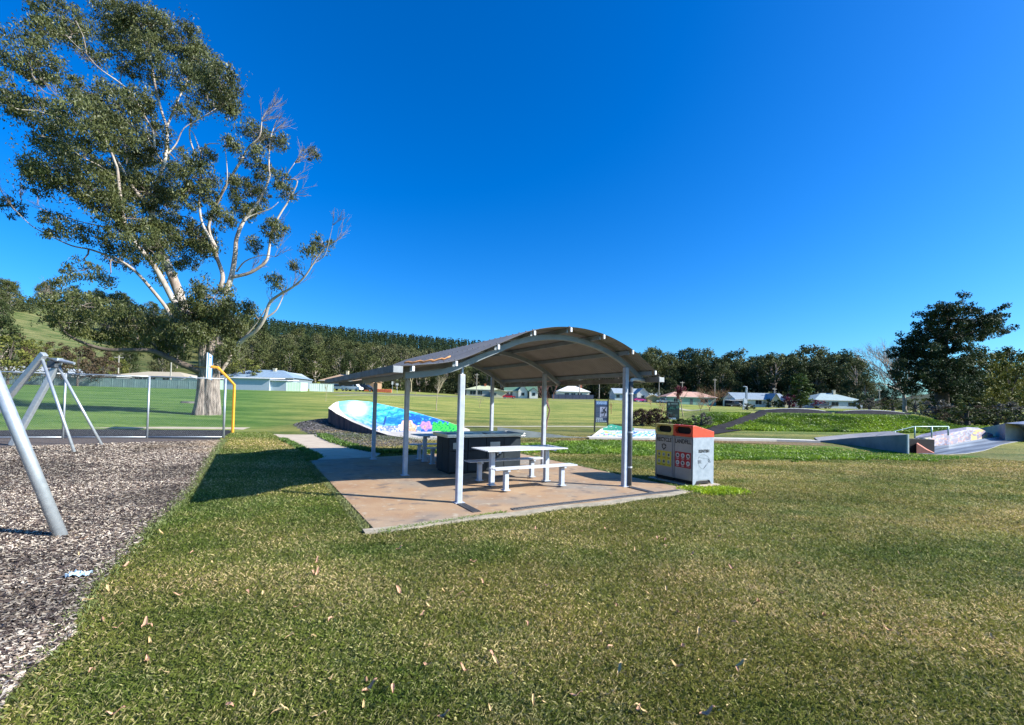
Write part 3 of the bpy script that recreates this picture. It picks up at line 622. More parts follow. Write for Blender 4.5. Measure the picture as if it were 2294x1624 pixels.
# ================================================================== other skate park concrete
skM = M_('skate_concrete',(.44,.41,.38),.85,0,(.33,.31,.29),1.6,9,bump=.2); greyM = M_('ledge_concrete',(.22,.25,.25),.9,0,(.13,.15,.15),.9,9,bump=.3)
def wedge(name,label,pts,depth,m,cat='skate ramp',h0_=-.25,parent=None,topm=None):
    """pts: list of (X,Y,ztop) along the near face; body goes back by depth (dx,dy,dz)"""
    o = np.array([pts[0][0],pts[0][1],0.]); t = parent or thing(name,label,cat,tuple(o)); b = B(); V = []
    for p in pts: V += [(p[0]-o[0],p[1]-o[1],h0_),(p[0]-o[0],p[1]-o[1],p[2]),(p[0]-o[0]+depth[0],p[1]-o[1]+depth[1],p[2]+depth[2]),(p[0]-o[0]+depth[0],p[1]-o[1]+depth[1],h0_)]
    n = len(pts); b.add(V,[(i*4,i*4+4,i*4+5,i*4+1) for i in range(n-1)]+[(i*4+2,i*4+6,i*4+7,i*4+3) for i in range(n-1)]+[(0,1,2,3),(n*4-1,n*4-2,n*4-3,n*4-4)])
    b.obj('side_wall', m, t); b = B(); b.add([V[i*4+k] for i in range(n) for k in (1,2)],[(i*2,i*2+2,i*2+3,i*2+1) for i in range(n-1)]); o_ = b.obj('top_surface', topm or skM, t); return t
P_ = [(*(g(x,986+dy,0)[:2]),0) for x,dy in ()]
c1 = []
for x,y in ((1114.5,956.5),(1160,962),(1203,967.5),(1240,973),(1275,977.5),(1331,980)):
    Y = 21.0+1.4*(x-1114)/217; p = aty(x,y,Y); c1.append((p[0],p[1],p[2]))
wedge('skate_wedge','low grey concrete skate wedge tapering to the right behind the picnic table',c1,(.3,2.6,-.2),greyM)
def painted(name,label,rows,colf,cat='skate ramp',skirt=True):
    """rows: list of polylines (same length) of 3D points from near to far"""
    A = np.array(rows,float); nr_,nc_ = A.shape[:2]; R2,C2 = 40,160
    ri = np.linspace(0,nr_-1,R2); ci = np.linspace(0,nc_-1,C2); G = np.zeros((R2,C2,3))
    for k in range(3):
        T = np.array([np.interp(ci,np.arange(nc_),A[r,:,k]) for r in range(nr_)]); G[:,:,k] = np.array([np.interp(ri,np.arange(nr_),T[:,c]) for c in range(C2)]).T
    G[:,:,2] += np.maximum(0,H(G[:,:,0],G[:,:,1]))+.01
    o = np.array([A[0,nc_//2,0],A[0,nc_//2,1],0.]); t = thing(name,label,cat,tuple(o)); ij = np.arange(R2*C2).reshape(R2,C2); F = np.stack([ij[:-1,:-1],ij[:-1,1:],ij[1:,1:],ij[1:,:-1]],-1).reshape(-1,4)
    x,y = proj(G.reshape(-1,3)); link('riding_surface', npmesh('riding_surface',G.reshape(-1,3)-o,F,colf(x,y),True), M_('mural_paint',(0,0,0),.6,attr=True,var=.06,scale=8), t)
    if skirt:
        b = B(); rim = [G[0,c] for c in range(0,C2,4)]+[G[r,-1] for r in range(0,R2,4)]+[G[-1,c] for c in range(C2-1,-1,-4)]+[G[r,0] for r in range(R2-1,-1,-4)]; n = len(rim)
        b.add([tuple(p-o-[0,0,.002]) for p in rim]+[(p[0]-o[0],p[1]-o[1],-.3) for p in rim],[(i,(i+1)%n,n+(i+1)%n,n+i) for i in range(n)]); b.obj('edge_wall', skM, t)
    return t
def lift(x,y,z): return tuple(g(x,y,z))
def colA(x,y):   # pale graffiti on a low bank
    n = vnoise(x*.12,y*.30,3); n2 = vnoise(x*.3,y*.7,8); c = np.tile([.55,.58,.60],(len(x),1)).astype(float)
    w = np.sin(x*.35+6*n+y*.8); m = w > .35; c[m] = (.25,.62,.78); m = (w < -.55); c[m] = (.80,.84,.88); m = (n2 > .72); c[m] = (.08,.16,.34); m = (n < .25)&(x < 1362); c[m] = (.62,.22,.52); m = (n > .7)&(x > 1345)&(x < 1380); c[m] = (.55,.75,.15)
    m = (y < 965.5)|(x < 1344+ (972-y)*1.2); c[m] = (.45,.42,.40)
    m = (y < 964)&(x > 1350)&(x < 1420)&(n2 < .8); c[m] = (.02,.20,.12)
    return c
xs = [1322,1345,1369,1400,1440,1480]
rowsA = [[lift(x,981.6,.01) for x in xs],[lift(x,y,z) for x,y,z in zip(xs,(980.5,970,964.5,964.5,965.5,966),(.02,.16,.26,.26,.26,.26))],[lift(x,y,z) for x,y,z in zip(xs,(980,962,950.5,957,961,963),(.025,.33,.55,.38,.30,.28))]]
painted('skate_bank','low skate bank with pale blue graffiti and a dark green painted peak',rowsA,colA)
xs = [1494,1512,1523,1536,1548]
painted('skate_pyramid','small pale concrete skate hump peeping above the two bins',[[lift(x,964,.2) for x in xs],[lift(x,y,z) for x,y,z in zip(xs,(961,955,952,955,961),(.25,.45,.55,.45,.25))],[lift(x,y-.2,z) for x,y,z in zip(xs,(960,954.5,951.5,954.5,960),(.25,.45,.55,.45,.25))]],lambda x,y: np.tile([.42,.44,.42],(len(x),1)))
# concrete apron strip and its dark drop edge
ap = gp([(1320,979.5),(1455,981.5),(1600,982),(1740,984.5),(1838,987.5)],.1); ap2 = ap+np.array([0,.75])
b = B(); n = len(ap); V = []
for p,q in zip(ap,ap2): V += [(p[0],p[1],-.2),(p[0],p[1],.10),(q[0],q[1],.10)]
b.add(V,[(i*3,i*3+3,i*3+4,i*3+1) for i in range(n-1)]+[(i*3+1,i*3+4,i*3+5,i*3+2) for i in range(n-1)]); o = b.obj('concrete_apron', M_('apron_concrete',(.62,.58,.50),.9,0,(.52,.48,.42),3)); tag(o,kind='structure')
led = []
for x,y,Y in ((1834,987.5,23.2),(1880,983.5,22.2),(1926,979.5,21.0),(1980,976,19.3),(2032.5,973.3,17.7)): p = aty(x,y,Y); led.append(tuple(p))
lw = wedge('skate_ledge','grey concrete skate ledge rising to the right beyond the bright weeds',led,(1.5,2.6,.0),greyM)
q = B(); p = np.array(led[-1])-np.array([led[0][0],led[0][1],0]); q.box((p[0]+.02,p[1]-.01,p[2]/2-.12),(.05,.05,p[2]+.26)); q.obj('steel_edge', M_('pale_edge',(.62,.66,.66),.5), lw)
def z7(x,y): return ((2600+x/2.706)*.70283,(900+y/2.706)*.70283)
b = B(); P0,P1,P2,P3 = aty(*z7(870,1388),17.9),g(*z7(870,1478)),g(*z7(1035,1478)),aty(*z7(950,1440),17.9)
o = thing('pink_bank','small faded pink concrete bank beside the dark recess of the skate ledge','skate ramp',(P1[0],P1[1],0)); b.add([tuple(p-P1) for p in (P0,P1,P2,P3)]+[tuple(p-P1+[.72,.72,-.0]) for p in (P0,P1,P2,P3)],[(0,1,2,3),(4,7,6,5),(0,3,7,4),(3,2,6,7),(1,0,4,5)]); b.obj('ramp_face', M_('faded_pink',(.55,.20,.15),.9,0,(.42,.16,.12),7), o)
rec = aty(*z7(798,1400),18.0); b = B(); b.box((rec[0]+.72,rec[1]+.45,.22),(1.1,.4,.66)); b.obj('recess_shade_block', M_('recess_shade',(.03,.03,.03),.9), o).location = (-P1[0],-P1[1],0)  # near-black block put in for the shade of the recess
def colS(x,y):
    s = (y-.0)-(2060-x)*.0; X7 = (x/.70283-2600)*2.706; Y7 = (y/.70283-900)*2.706; v = Y7+ (X7-900)*.17+3*np.sin(X7/90.)
    k = .5+.5*np.sin(v/5.2); n = vnoise(X7*.01,v*.2,2); t = (k*.6+n*.6)[:,None]; return np.array([.02,.03,.05])*(1-t)+np.array([.17,.20,.24])*t
c7 = lambda L,z: [lift(*z7(x,y),z_) for (x,y),z_ in zip(L,z)]
B0 = [(880,1478),(1000,1482),(1150,1483),(1300,1476),(1450,1452),(1600,1408),(1797,1382),(1950,1370)]
B1 = [(880,1462),(1000,1452),(1150,1440),(1300,1425),(1450,1405),(1600,1375),(1797,1362),(1950,1352)]
B2 = [(940,1428),(1040,1415),(1150,1405),(1300,1380),(1450,1362),(1600,1350),(1797,1345),(1950,1338)]
painted('striped_skate_bank','dark blue and grey striped skate bank sweeping to the right edge',[c7(B0,[.01]*8),c7(B1,[.02,.04,.06,.06,.05,.04,.03,.03]),c7(B2,[.05,.16,.2,.2,.15,.1,.06,.05])],colS)
def colG(x,y):
    X7 = (x/.70283-2600)*2.706; Y7 = (y/.70283-900)*2.706; n = vnoise(X7*.035,Y7*.06,4); n2 = vnoise(X7*.09,Y7*.12,6); c = np.tile([.11,.10,.15],(len(x),1)).astype(float)
    w = np.sin(X7/11+7*n+Y7/9); m = w > .25; c[m] = (.09,.08,.13); m = w < -.6; c[m] = (.21,.21,.27); m = n2 > .74; c[m] = (.30,.13,.08); m = (X7 > 1340)&(X7 < 1480)&(n > .45); c[m] = (.40,.27,.07)
    m = (X7 < 985); c[m] = (.10,.10,.10); m = (X7 > 870)&(X7 < 980)&(Y7 < 1388)&(Y7 > 1345)&(w > -.2); c[m] = (.42,.33,.06)
    m = (Y7 < 1340-(X7-850)*.13); c[m] = np.array([.24,.22,.28])*(.8+.4*n2[m][:,None]); return c
G0 = [(862,1400),(930,1424),(1040,1412),(1150,1402),(1300,1377),(1420,1362),(1530,1345)]
G1 = [(855,1350),(930,1340),(1040,1322),(1150,1302),(1300,1280),(1420,1290),(1530,1335)]
G2 = [(850,1336),(920,1312),(1040,1290),(1150,1275),(1300,1260),(1400,1272),(1520,1328)]
painted('graffiti_skate_bank','peaked skate bank covered in purple, grey and ochre graffiti at the right',[c7(G0,[.1,.12,.16,.2,.2,.15,.1]),c7(G1,[.45,.5,.58,.65,.72,.55,.16]),c7(G2,[.5,.55,.66,.74,.8,.62,.18])],colG)
def colR(x,y): n = vnoise(x*.05,y*.2,4); return np.array([.10,.13,.21])*(1-n[:,None])+np.array([.30,.33,.39])*n[:,None]
R0 = [(1470,1330),(1560,1338),(1680,1342),(1797,1345),(1960,1340)]; R1 = [(1470,1302),(1560,1290),(1680,1265),(1797,1240),(1960,1225)]
painted('rear_quarter_ramp','blue-grey quarter ramp rising at the far right edge behind the striped bank',[c7(R0,[.06,.06,.06,.06,.06]),c7(R1,[.25,.4,.7,1.0,1.1]),[tuple(np.array(p)+[.3,1.2,0]) for p in c7(R1,[.25,.4,.7,1.0,1.1])]],colR)
# handrail on the ledge
hr = thing('skate_rail','pale green steel handrail standing on the skate ledge','handrail',tuple(aty(*z7(855,1312),20.0)*[1,1,0])); ho = np.array(hr.location); rM = M_('rail_paint',(.32,.45,.42),.45,.3)
q = lambda x,y: tuple(aty(*z7(x,y),20.0)-ho)
b = B(); b.tube([q(520,1325),q(680,1285),q(845,1244),q(1145,1243)],.021,8); b.obj('top_rail', rM, hr, True)
for x,y0,y1 in ((683,1284,1315),(855,1244,1312),(1000,1243,1310),(1143,1243,1290)): b = B(); b.tube([q(x,y0),tuple(np.array(q(x,y1))-[0,0,.15])],.03,8); b.obj('rail_post', rM, hr, True)
# pump track banked turns on the berm
def track(name,label,x0,x1,top0,top1,grp='banked pump track turns'):
    n = 40; t = None; V = []; W4 = []
    for i in range(n):
        x = x0+(x1-x0)*i/(n-1); e = math.sin(math.pi*(i+.0)/(n-1))**.45; Yn = 39.0; k = ray(x,920); k = k[0]/k[1]
        p0 = (k*Yn,Yn,h1(k*Yn,Yn)+.03); Yf = Yn+3.6; hz = top0+(top1-top0)*i/(n-1); zf = h1(k*Yf,Yf)+.03+hz*e
        V += [p0,(k*(Yn+1.6),Yn+1.6,p0[2]+.10*e),(k*(Yn+3.0),Yn+3.0,p0[2]+(zf-p0[2])*.75),(k*Yf,Yf,zf),(k*(Yf+.5),Yf+.5,zf),(k*(Yf+1.6),Yf+1.6,h1(k*Yf,Yf+1.6)-.1)]
    o = np.array([V[n*3][0],V[n*3][1],1.1]); t = thing(name,label,'pump track',tuple(o),0,grp); b = B(); b.add([tuple(np.array(p)-o) for p in V],[(i*6+k,i*6+6+k,i*6+7+k,i*6+k+1) for i in range(n-1) for k in range(5)]); b.obj('asphalt_bank', trackM, t, True)
    b = B(); Wv = []
    for i in range(5,n-4):
        a = np.array(V[i*6+2]); c = np.array(V[i*6+3]); p = a+(c-a)*.70-o; r = a+(c-a)*.88-o; Wv += [tuple(p+[0,0,.012]),tuple(r+[0,0,.012])]
    b.add(Wv,[(i*2,i*2+2,i*2+3,i*2+1) for i in range(len(Wv)//2-1)]); b.obj('white_line', M_('line_white',(.70,.72,.72),.6), t)
track('pump_track_turn','banked black asphalt pump track turn with a white line, nearer the path ramp',1690,1868,.50,.55); track('pump_track_turn','banked black asphalt pump track turn with a white line, farther right towards the conifer',1866,2046,.55,.45)
# ================================================================== sign boards
blk = M_('sign_black',(.025,.027,.03),.5); 
def flat(b,x0,x1,z0,z1,y): b.add([(x0,y,z0),(x1,y,z0),(x1,y,z1),(x0,y,z1)],[(0,1,2,3)])
sY = 27.2; sx0 = aty(1333,900,sY)[0]; sgn = thing('park_sign','tall dark two-post sign board headed SKATE PARK standing behind the graffiti bank','sign',(sx0,sY,h1(sx0,sY)),rad(4)); SW = .80
for x in (0,SW): b = B(); b.box((x,0,.96),(.07,.07,1.96)); b.obj('sign_post', blk, sgn)
b = B(); b.bb(.035,SW-.035,-.02,.02,.56,1.86); pn = b.obj('panel', M_('sign_navy',(.03,.06,.12),.5,0,(.025,.04,.08),2), sgn)
b = B(); flat(b,.05,SW-.05,1.63,1.83,-.022); b.obj('header_band', M_('sign_blue',(.03,.12,.30),.5), pn)
b = B()
for s,z in (('GOLIATH PARK',1.78),('SKATE PARK',1.69)):
    text_b(b,s,.115,Matrix(((1,0,0,SW/2),(0,0,-1,-.025),(0,1,0,z),(0,0,0,1))),.001,.78 if len(s) > 10 else .98)
b.obj('lettering', M_('sign_pale_blue',(.45,.62,.85),.5), pn)
b = B(); flat(b,.30,.74,.88,1.50,-.0215); b.obj('photo_panel', M_('sign_lilac',(.42,.44,.55),.5,0,(.12,.14,.20),4), pn)
b = B(); q = lambda P,y=-.0235: b.add([(x,y,z) for x,z in P],[tuple(range(len(P)))])
q([(.46+.035*math.cos(a),1.41+.035*math.sin(a)) for a in np.linspace(0,5.8,10)]); q([(.47,1.36),(.56,1.38),(.66,1.50),(.69,1.49),(.62,1.33),(.60,1.22),(.52,1.20),(.48,1.28)]); q([(.60,1.30),(.66,1.27),(.69,1.20),(.66,1.12),(.60,1.10),(.56,1.22)]); q([(.52,1.22),(.32,1.14),(.33,1.11),(.46,1.10),(.58,1.14)]); q([(.58,1.14),(.62,1.10),(.58,.95),(.52,.92),(.54,1.0)]); q([(.40,.90),(.72,.93),(.72,.96),(.40,.93)])
b.obj('skater_silhouette', M_('sign_ink',(.02,.022,.03),.5), pn)
b = B(); [flat(b,.07,.07+.16+.05*((i*7)%3)/2,1.44-.035*i,1.45-.035*i,-.0225) for i in range(16) if i != 8]; b.obj('small_text', M_('sign_grey',(.16,.20,.23),.5), pn)
b = B(); flat(b,.07,.48,.80,.84,-.0225); [flat(b,.07+.11*i,.15+.11*i,.62+.085*(j),.67+.085*(j),-.0225) for i in range(6) for j in (0,1) if (i,j) not in ((4,1),(5,1))]; b.obj('sponsor_blocks', M_('sign_white',(.55,.62,.66),.5), pn)
sY = 36.; sx0 = aty(1493.5,920,sY)[0]; sgn = thing('notice_board','dark green-black notice board with pale green script standing behind the hedge','sign',(sx0,sY,h1(sx0,sY)),rad(-2)); SW = .98
for x in (.02,SW-.02): b = B(); b.box((x,0,.9),(.06,.06,1.8)); b.obj('sign_post', blk, sgn)
z1_ = 1.68+8*sY/1020-h1(sx0,sY)
b = B(); b.bb(.0,SW,-.035,-.005,.42,z1_); pn = b.obj('panel', M_('sign_green_black',(.012,.03,.022),.5), sgn)
b = B(); flat(b,.05,.72,.45,.57,-.037); b.obj('footer_block', M_('footer_pale',(.38,.50,.58),.5), pn)
gl = M_('script_green',(.10,.30,.20),.5); b = B(); rs = random.Random(3)
def stroke(P,r): b.tube([(x,-.038,z) for x,z in P],r,5)
stroke([(.10,1.20),(.14,1.36),(.20,1.22),(.26,1.40)],.022); stroke([(.30,1.42),(.24,1.18)],.018); stroke([(.34,1.24),(.38,1.44),(.46,1.44),(.46,1.36),(.38,1.32),(.48,1.22)],.018); stroke([(.54,1.24),(.52,1.34),(.60,1.36),(.60,1.24),(.54,1.25)],.016); stroke([(.66,1.24),(.66,1.38),(.71,1.26),(.74,1.40)],.016)
stroke([(.84+.07*math.cos(a),1.42+.08*math.sin(a)) for a in np.linspace(0,6.28,14)],.02); b.obj('script_strokes', gl, pn)
b = B(); b.add([(.08,-.038,1.72),(.24,-.038,1.72),(.24,-.038,1.62),(.16,-.038,1.52),(.08,-.038,1.62)],[(0,1,2,3,4)]); flat(b,.32,.86,1.62,1.70,-.038); flat(b,.08,.42,.92,.96,-.038); [flat(b,.08,.85,.80-.06*i,.815-.06*i,-.038) for i in range(3)]
b.obj('shield_and_text', M_('board_grey_green',(.16,.25,.21),.5), pn)
# ================================================================== totem, field furniture
tp = aty(1671,916,60.); tz = h1(tp[0],60.); tt_ = thing('totem_marker','slim pale totem with a hooked grey top standing by a dark bush above the track','marker post',(tp[0],60,tz))
b = B(); b.box((-.1,0,.75),(.62,.25,1.5),tap=.6); b.obj('white_panel', M_('totem_white',(.70,.74,.72),.5,0,(.50,.56,.56),5), tt_)
b = B(); b.box((.06,.02,1.5),(.22,.2,2.6)); b.tube([(.06,0,2.7),(.05,0,2.95),(-.2,0,3.02),(-.42,0,3.0)],[.12,.11,.07,.03],8); b.obj('grey_column', M_('totem_grey',(.36,.42,.48),.5), tt_)
# ================================================================== tree builders
def bent(p, q, n=6, wob=.08, rs=random, sag=0.):
    p = Vector(p); q = Vector(q); L = (q-p).length; P = []
    for i in range(n+1):
        t = i/n; o = Vector((rs.uniform(-1,1),rs.uniform(-1,1),rs.uniform(-1,1)))*wob*L*math.sin(math.pi*t); P.append(p.lerp(q,t)+o+Vector((0,0,sag*L*math.sin(math.pi*t))))
    return P
def gum_proto(seed, wide=.3, col=((.045,.06,.02),(.13,.14,.05)), base=.42, ncl=40, n=110, size=.58, cr=2.2, h=20.):
    rs = random.Random(seed); r2 = np.random.RandomState(seed); b = B(); top = Vector((rs.uniform(-1,1),rs.uniform(-1,1),h*.8))
    P = bent((0,0,-.5),top,8,.02,rs); b.tube(P,[.34*(1-.75*i/8) for i in range(9)],7); C = []; S = []
    for i in range(ncl):
        a = rs.uniform(0,6.28); zz = base+(1-base)*(.12+.8*((i+.5)/ncl)); prof = math.sin(math.pi*min(1,(zz-base)/(1-base)*.80+.16)); rr_ = h*wide*prof*rs.uniform(.45,1)
        c = Vector((top.x*.6+rr_*math.cos(a),top.y*.6+rr_*math.sin(a),zz*h*rs.uniform(.93,1.03))); c.z = min(c.z,h*.94); C.append(c); S.append(cr*rs.uniform(.7,1.25)*(.6+.5*prof))
        if i % 2 == 0: k = int(np.clip((c.z-h*.22)/h/.8*8,1,7)); b.tube(bent(P[k],c,4,.08,rs),[.16,.12,.09,.06,.03],5)
    me = bpy.data.meshes.new('trunk'); me.from_pydata(b.v,[],b.f); me.materials.append(barkPale)
    v,f,c = leaves([tuple(x) for x in C],n,np.array(S),size,.6,.3,col,r2); cm = npmesh('crown',v,f,c); cm.materials.append(leafM); return me, cm, h
def pine_proto(seed, h=18.):
    rs = random.Random(seed); r2 = np.random.RandomState(seed); b = B(); b.tube([(0,0,-.5),(0,0,h*.95)],[.25,.05],6); C=[];S=[]
    for i in range(26):
        t = (i+.5)/26; z = h*(.16+.82*t); R_ = h*.20*(1-t)**.8; a = i*2.4; C.append((R_*.7*math.cos(a),R_*.7*math.sin(a),z)); S.append(.6+R_*.5)
    me = bpy.data.meshes.new('trunk'); me.from_pydata(b.v,[],b.f); me.materials.append(barkDark); v,f,c = leaves(C,26,np.array(S),.8,.4,.2,((.02,.04,.018),(.06,.085,.03)),r2); cm = npmesh('crown',v,f,c); cm.materials.append(leafM); return me, cm, h
def bushy_proto(seed, h=8., wide=.45, col=((.04,.06,.018),(.11,.13,.04)), ncl=34, n=60, size=.4, cr=1.1, low=.06):
    rs = random.Random(seed); r2 = np.random.RandomState(seed); b = B(); b.tube(bent((0,0,-.3),(0,0,h*.7),4,.03,rs),[.22,.18,.14,.09,.05],6); C=[];S=[]
    for i in range(ncl):
        a = rs.uniform(0,6.28); t = (i+.5)/ncl; R_ = h*wide*math.sqrt(max(0,1-abs(2*t-.85)**2.2*.75))*rs.uniform(.4,.95); z = h*(low+.12+(.86-low)*t); C.append((R_*math.cos(a),R_*math.sin(a),z)); S.append(cr*rs.uniform(.7,1.2)*(1.1-.45*t))
        if i % 3 == 0: b.tube([(0,0,z*.45),(C[-1][0]*.5,C[-1][1]*.5,z*.8),C[-1]],[.08,.05,.02],5)
    me = bpy.data.meshes.new('trunk'); me.from_pydata(b.v,[],b.f); me.materials.append(barkDark); v,f,c = leaves(C,n,np.array(S),size,.6,.1,col,r2); cm = npmesh('crown',v,f,c); cm.materials.append(leafM); return me, cm, h
def bare_branch(b, p, d, L, r, lev, rs, spread=.55, upk=.25):
    d = d.normalized(); n = 4; P = [p]; q = p.copy(); dd = d.copy()
    for i in range(n): dd = (dd+Vector((rs.uniform(-1,1),rs.uniform(-1,1),rs.uniform(-1,1)))*.13+Vector((0,0,upk*.1))).normalized(); q = q+dd*L/n; P.append(q.copy())
    b.tube(P,[r*(1-.5*i/n) for i in range(n+1)],5 if lev < 2 else 3,cap=False)
    if lev <= 0: return
    for i in range(rs.choice((3,4))):
        k = rs.choice((1,2,3,4)) if i else 4; nd = (P[k]-P[k-1]).normalized()+Vector((rs.uniform(-1,1),rs.uniform(-1,1),rs.uniform(-.4,.9)))*spread; bare_branch(b,P[k],nd,L*rs.uniform(.55,.8),r*.55,lev-1,rs,spread,upk)
GK = {'gum':[gum_proto(100+i,.30+.03*(i%3),h=20,base=.22+.05*(i%3)) for i in range(6)],
 'gumg':[gum_proto(120+i,.30,((.06,.07,.03),(.17,.17,.075)),h=20,base=.22) for i in range(3)],
 'dark':[gum_proto(130+i,.24,((.02,.032,.012),(.065,.085,.03)),h=20,base=.08,ncl=44) for i in range(3)],
 'pine':[pine_proto(140+i) for i in range(3)],
 'olive':[bushy_proto(150+i,8,.5,((.06,.075,.018),(.20,.20,.05))) for i in range(2)],
 'brown':[bushy_proto(160+i,8,.6,((.045,.035,.02),(.12,.085,.05)),low=.1) for i in range(2)],
 'bush':[bushy_proto(170+i,2.,.75,((.03,.045,.014),(.10,.12,.035)),22,60,.16,.42,.02) for i in range(3)],
 'maroon':[bushy_proto(180,2.,.7,((.09,.018,.03),(.24,.05,.085)),20,60,.16,.4,.02)],
 'greybush':[bushy_proto(185,2.,.7,((.07,.065,.055),(.18,.17,.14)),20,60,.15,.4,.02)],
 'hedge':[bushy_proto(195,2.,.85,((.022,.014,.010),(.085,.05,.035)),30,110,.13,.5,.0)],
 'cypress':[bushy_proto(190,8.,.2,((.03,.055,.014),(.09,.13,.035)),34,60,.4,.8,.0)]}
def tree(kind, X, Y, h, name, label, cat='tree', group=None, i=None, sx=1., base=None):
    P = GK[kind]; tm, cm, ph = P[(i if i is not None else random.randrange(len(P)))]; k = h/ph
    o = thing(name,label,cat,(X,Y,h1(X,Y) if base is None else base),random.uniform(0,6.28),group); o.scale = (k*sx,k*sx,k)
    t = bpy.data.objects.new('trunk',tm); COL.objects.link(t); t.parent = o; c = bpy.data.objects.new('crown',cm); COL.objects.link(c); c.parent = o; return o
def pol(az,R): a = rad(az); return R*math.sin(a), R*math.cos(a)
# ---- the wood on the hillside (individual gums), the pine plantation (stuff)
random.seed(21)
def pasture(x,y): return (20 < x < 240 and 705 < y < 812) 
LMK = ((60,'white gable shed'),(170,'swing frame'),(250,'flat carport roof'),(412,'tan-roofed house'),(500,'big gum trunk'),(560,'corrugated shed'),(655,'blue-grey roofed house'),(716,'mint fence'),(775,'brick house'),(835,'parked cars'),(900,'orange barrier'),(975,'timber tree guard'),(1044,'nearest shelter post'),(1118,'yellow-green roofed house'),(1202,'green-roofed cottage'),(1248,'red-twigged tree'),(1330,'white-roofed house'),(1380,'skate park sign'),(1449,'grey gabled cottage'),(1494,'yellow shed'),(1545,'maroon tree'),(1604,'sea-green house'),(1648,'orange-twigged shrub'),(1700,'totem'),(1762,'steel-blue roofed house'),(1826,'columnar cypress'),(1880,'hip-roof chimney'),(1940,'hip-roofed house'),(2060,'bare silver tree'),(2170,'tall conifer'),(9999,'right-edge olive trees'))
used_l = {}
def row(R, a0, a1, sp, hh, kinds, label, group, name='gum_tree', jr=5, skip=None):
    a = a0
    while a < a1:
        r = R+random.uniform(-jr,jr); az = a+random.uniform(-.25,.25)*math.degrees(sp/R); X,Y = pol(az,r); px,py = proj((X,Y,h1(X,Y)))
        if not (skip and skip(px,py)) and -80 < px < 2370: 
            kd_ = random.choice(kinds); ht = random.uniform(*hh); mid = (hh[0]+hh[1])/2; lm = next(n for q,n in LMK if px < q)
            cn = {'gum':'olive','gumg':'pale grey-green','dark':'blackish'}[kd_]; sz = 'taller' if ht > mid else 'shorter'
            tree(kd_,X,Y,ht,name,'%s %s gum in the %s, above the %s' % (sz,cn,label,lm),'tree',group,sx=random.uniform(.85,1.2))
        a += math.degrees(sp/R)*random.uniform(.8,1.2)
LA = 'dark olive gum tree in the crowded wood on the slope behind the houses'
for (R,sp,hh),LA in zip(((186,9,(13,17)),(200,9,(14,19)),(220,10,(15,20)),(245,11,(16,21)),(275,12,(15,20)),(308,14,(14,19))),('front row of the wood','second row of the wood','middle of the wood','upper middle of the wood','upper wood','top row under the pines')):
    row(R,-31.5,14.5,sp,hh,['gum','gum','gumg','dark'],LA,'gum trees in the wood behind the houses')
LB = 'tall dark gum tree in the belt behind the right-hand houses'
for (R,sp,hh),LB in zip(((205,6.5,(16,22)),(217,6.5,(19,24)),(232,7,(22,27))),('front of the tree belt','middle of the tree belt','back of the tree belt')):
    row(R,13.5,37.5,sp,hh,['gum','dark','gum','dark'],LB,'gum trees in the belt behind the right-hand houses')
for R,sp,hh in ((188,9,(5,8)),(197,8,(8,12))): row(R,12,41,sp,hh,['dark','dark','gum'],'low growth by the street','low trees among the right-hand houses')
row(300,36,52,14,(10,15),['gum'],'far right rise','gums on the far right rise'); row(190,43.5,53,10,(15,22),['gum','dark'],'far right rise','gums on the far right rise')
LC = 'gum tree on the pasture ridge at the far left'
for (R,sp,hh),LC in zip(((285,9,(10,14)),(308,9,(11,15)),(335,9,(12,17)),(375,12,(13,18)),(420,13,(14,18)),(480,15,(15,20))),('slope beside the pasture','slope above the pasture fence','tree line above the pasture','lower ridge wood','ridge wood','skyline of the left ridge')): row(R,-50,-30,sp,hh,['gum','dark','gum'],LC,'gum trees on the left ridge',skip=pasture)
for R,sp,hh in ((170,11,(7,12)),(200,12,(8,12)),(235,13,(8,13))): row(R,-40,-30,sp,hh,['gum','gumg','dark'],'lower left slope','mixed trees on the lower left slope',skip=pasture)
C=[];S=[]; r2 = np.random.RandomState(6)
N_=2300; az_ = np.radians(r2.uniform(-52,38,N_)); R_ = r2.uniform(182,335,N_); R_ = np.where(az_ < rad(-33), 290+(R_-182)*1.2, R_); R_ = np.where(az_ > rad(13), 182+(R_-182)*.3, R_); X_ = R_*np.sin(az_); Y_ = R_*np.cos(az_); Z_ = H(X_,Y_); pq = proj(np.stack([X_,Y_,Z_],1)); kk_ = ~((pq[0] > 15)&(pq[0] < 245)&(pq[1] > 705)&(pq[1] < 812)); X_,Y_,Z_ = X_[kk_],Y_[kk_],Z_[kk_]
for i in range(len(X_)):
    for k in range(3): C.append((X_[i]+r2.uniform(-2,2),Y_[i]+r2.uniform(-2,2),Z_[i]+.8+1.5*k)); S.append(r2.uniform(1.2,2.2))
v,f,c = leaves(C,26,np.array(S),.9,.6,.1,((.03,.042,.016),(.085,.10,.04)),r2); tag(link('forest_understory',npmesh('forest_understory',v,f,c),leafM),kind='stuff')
C=[];S=[]; r2 = np.random.RandomState(5)
N_=2400; az_ = np.radians(r2.uniform(-33,13,N_)); R_ = r2.uniform(315,520,N_); X_ = R_*np.sin(az_); Y_ = R_*np.cos(az_); Z_ = H(X_,Y_); hh_ = r2.uniform(11,14.5,N_)
for i in range(N_):
    for k in range(7): t = (k+.5)/7; C.append((X_[i]+r2.uniform(-.5,.5),Y_[i]+r2.uniform(-.5,.5),Z_[i]+hh_[i]*(.15+.85*t))); S.append(.35+2.3*(1-t))
v,f,c = leaves(C,11,np.array(S),1.1,.5,.2,((.018,.036,.017),(.05,.075,.03)),r2); tag(link('pine_plantation',npmesh('pine_plantation',v,f,c),leafM),'dense dark pine plantation crowning the far ridge','pine forest',kind='stuff')
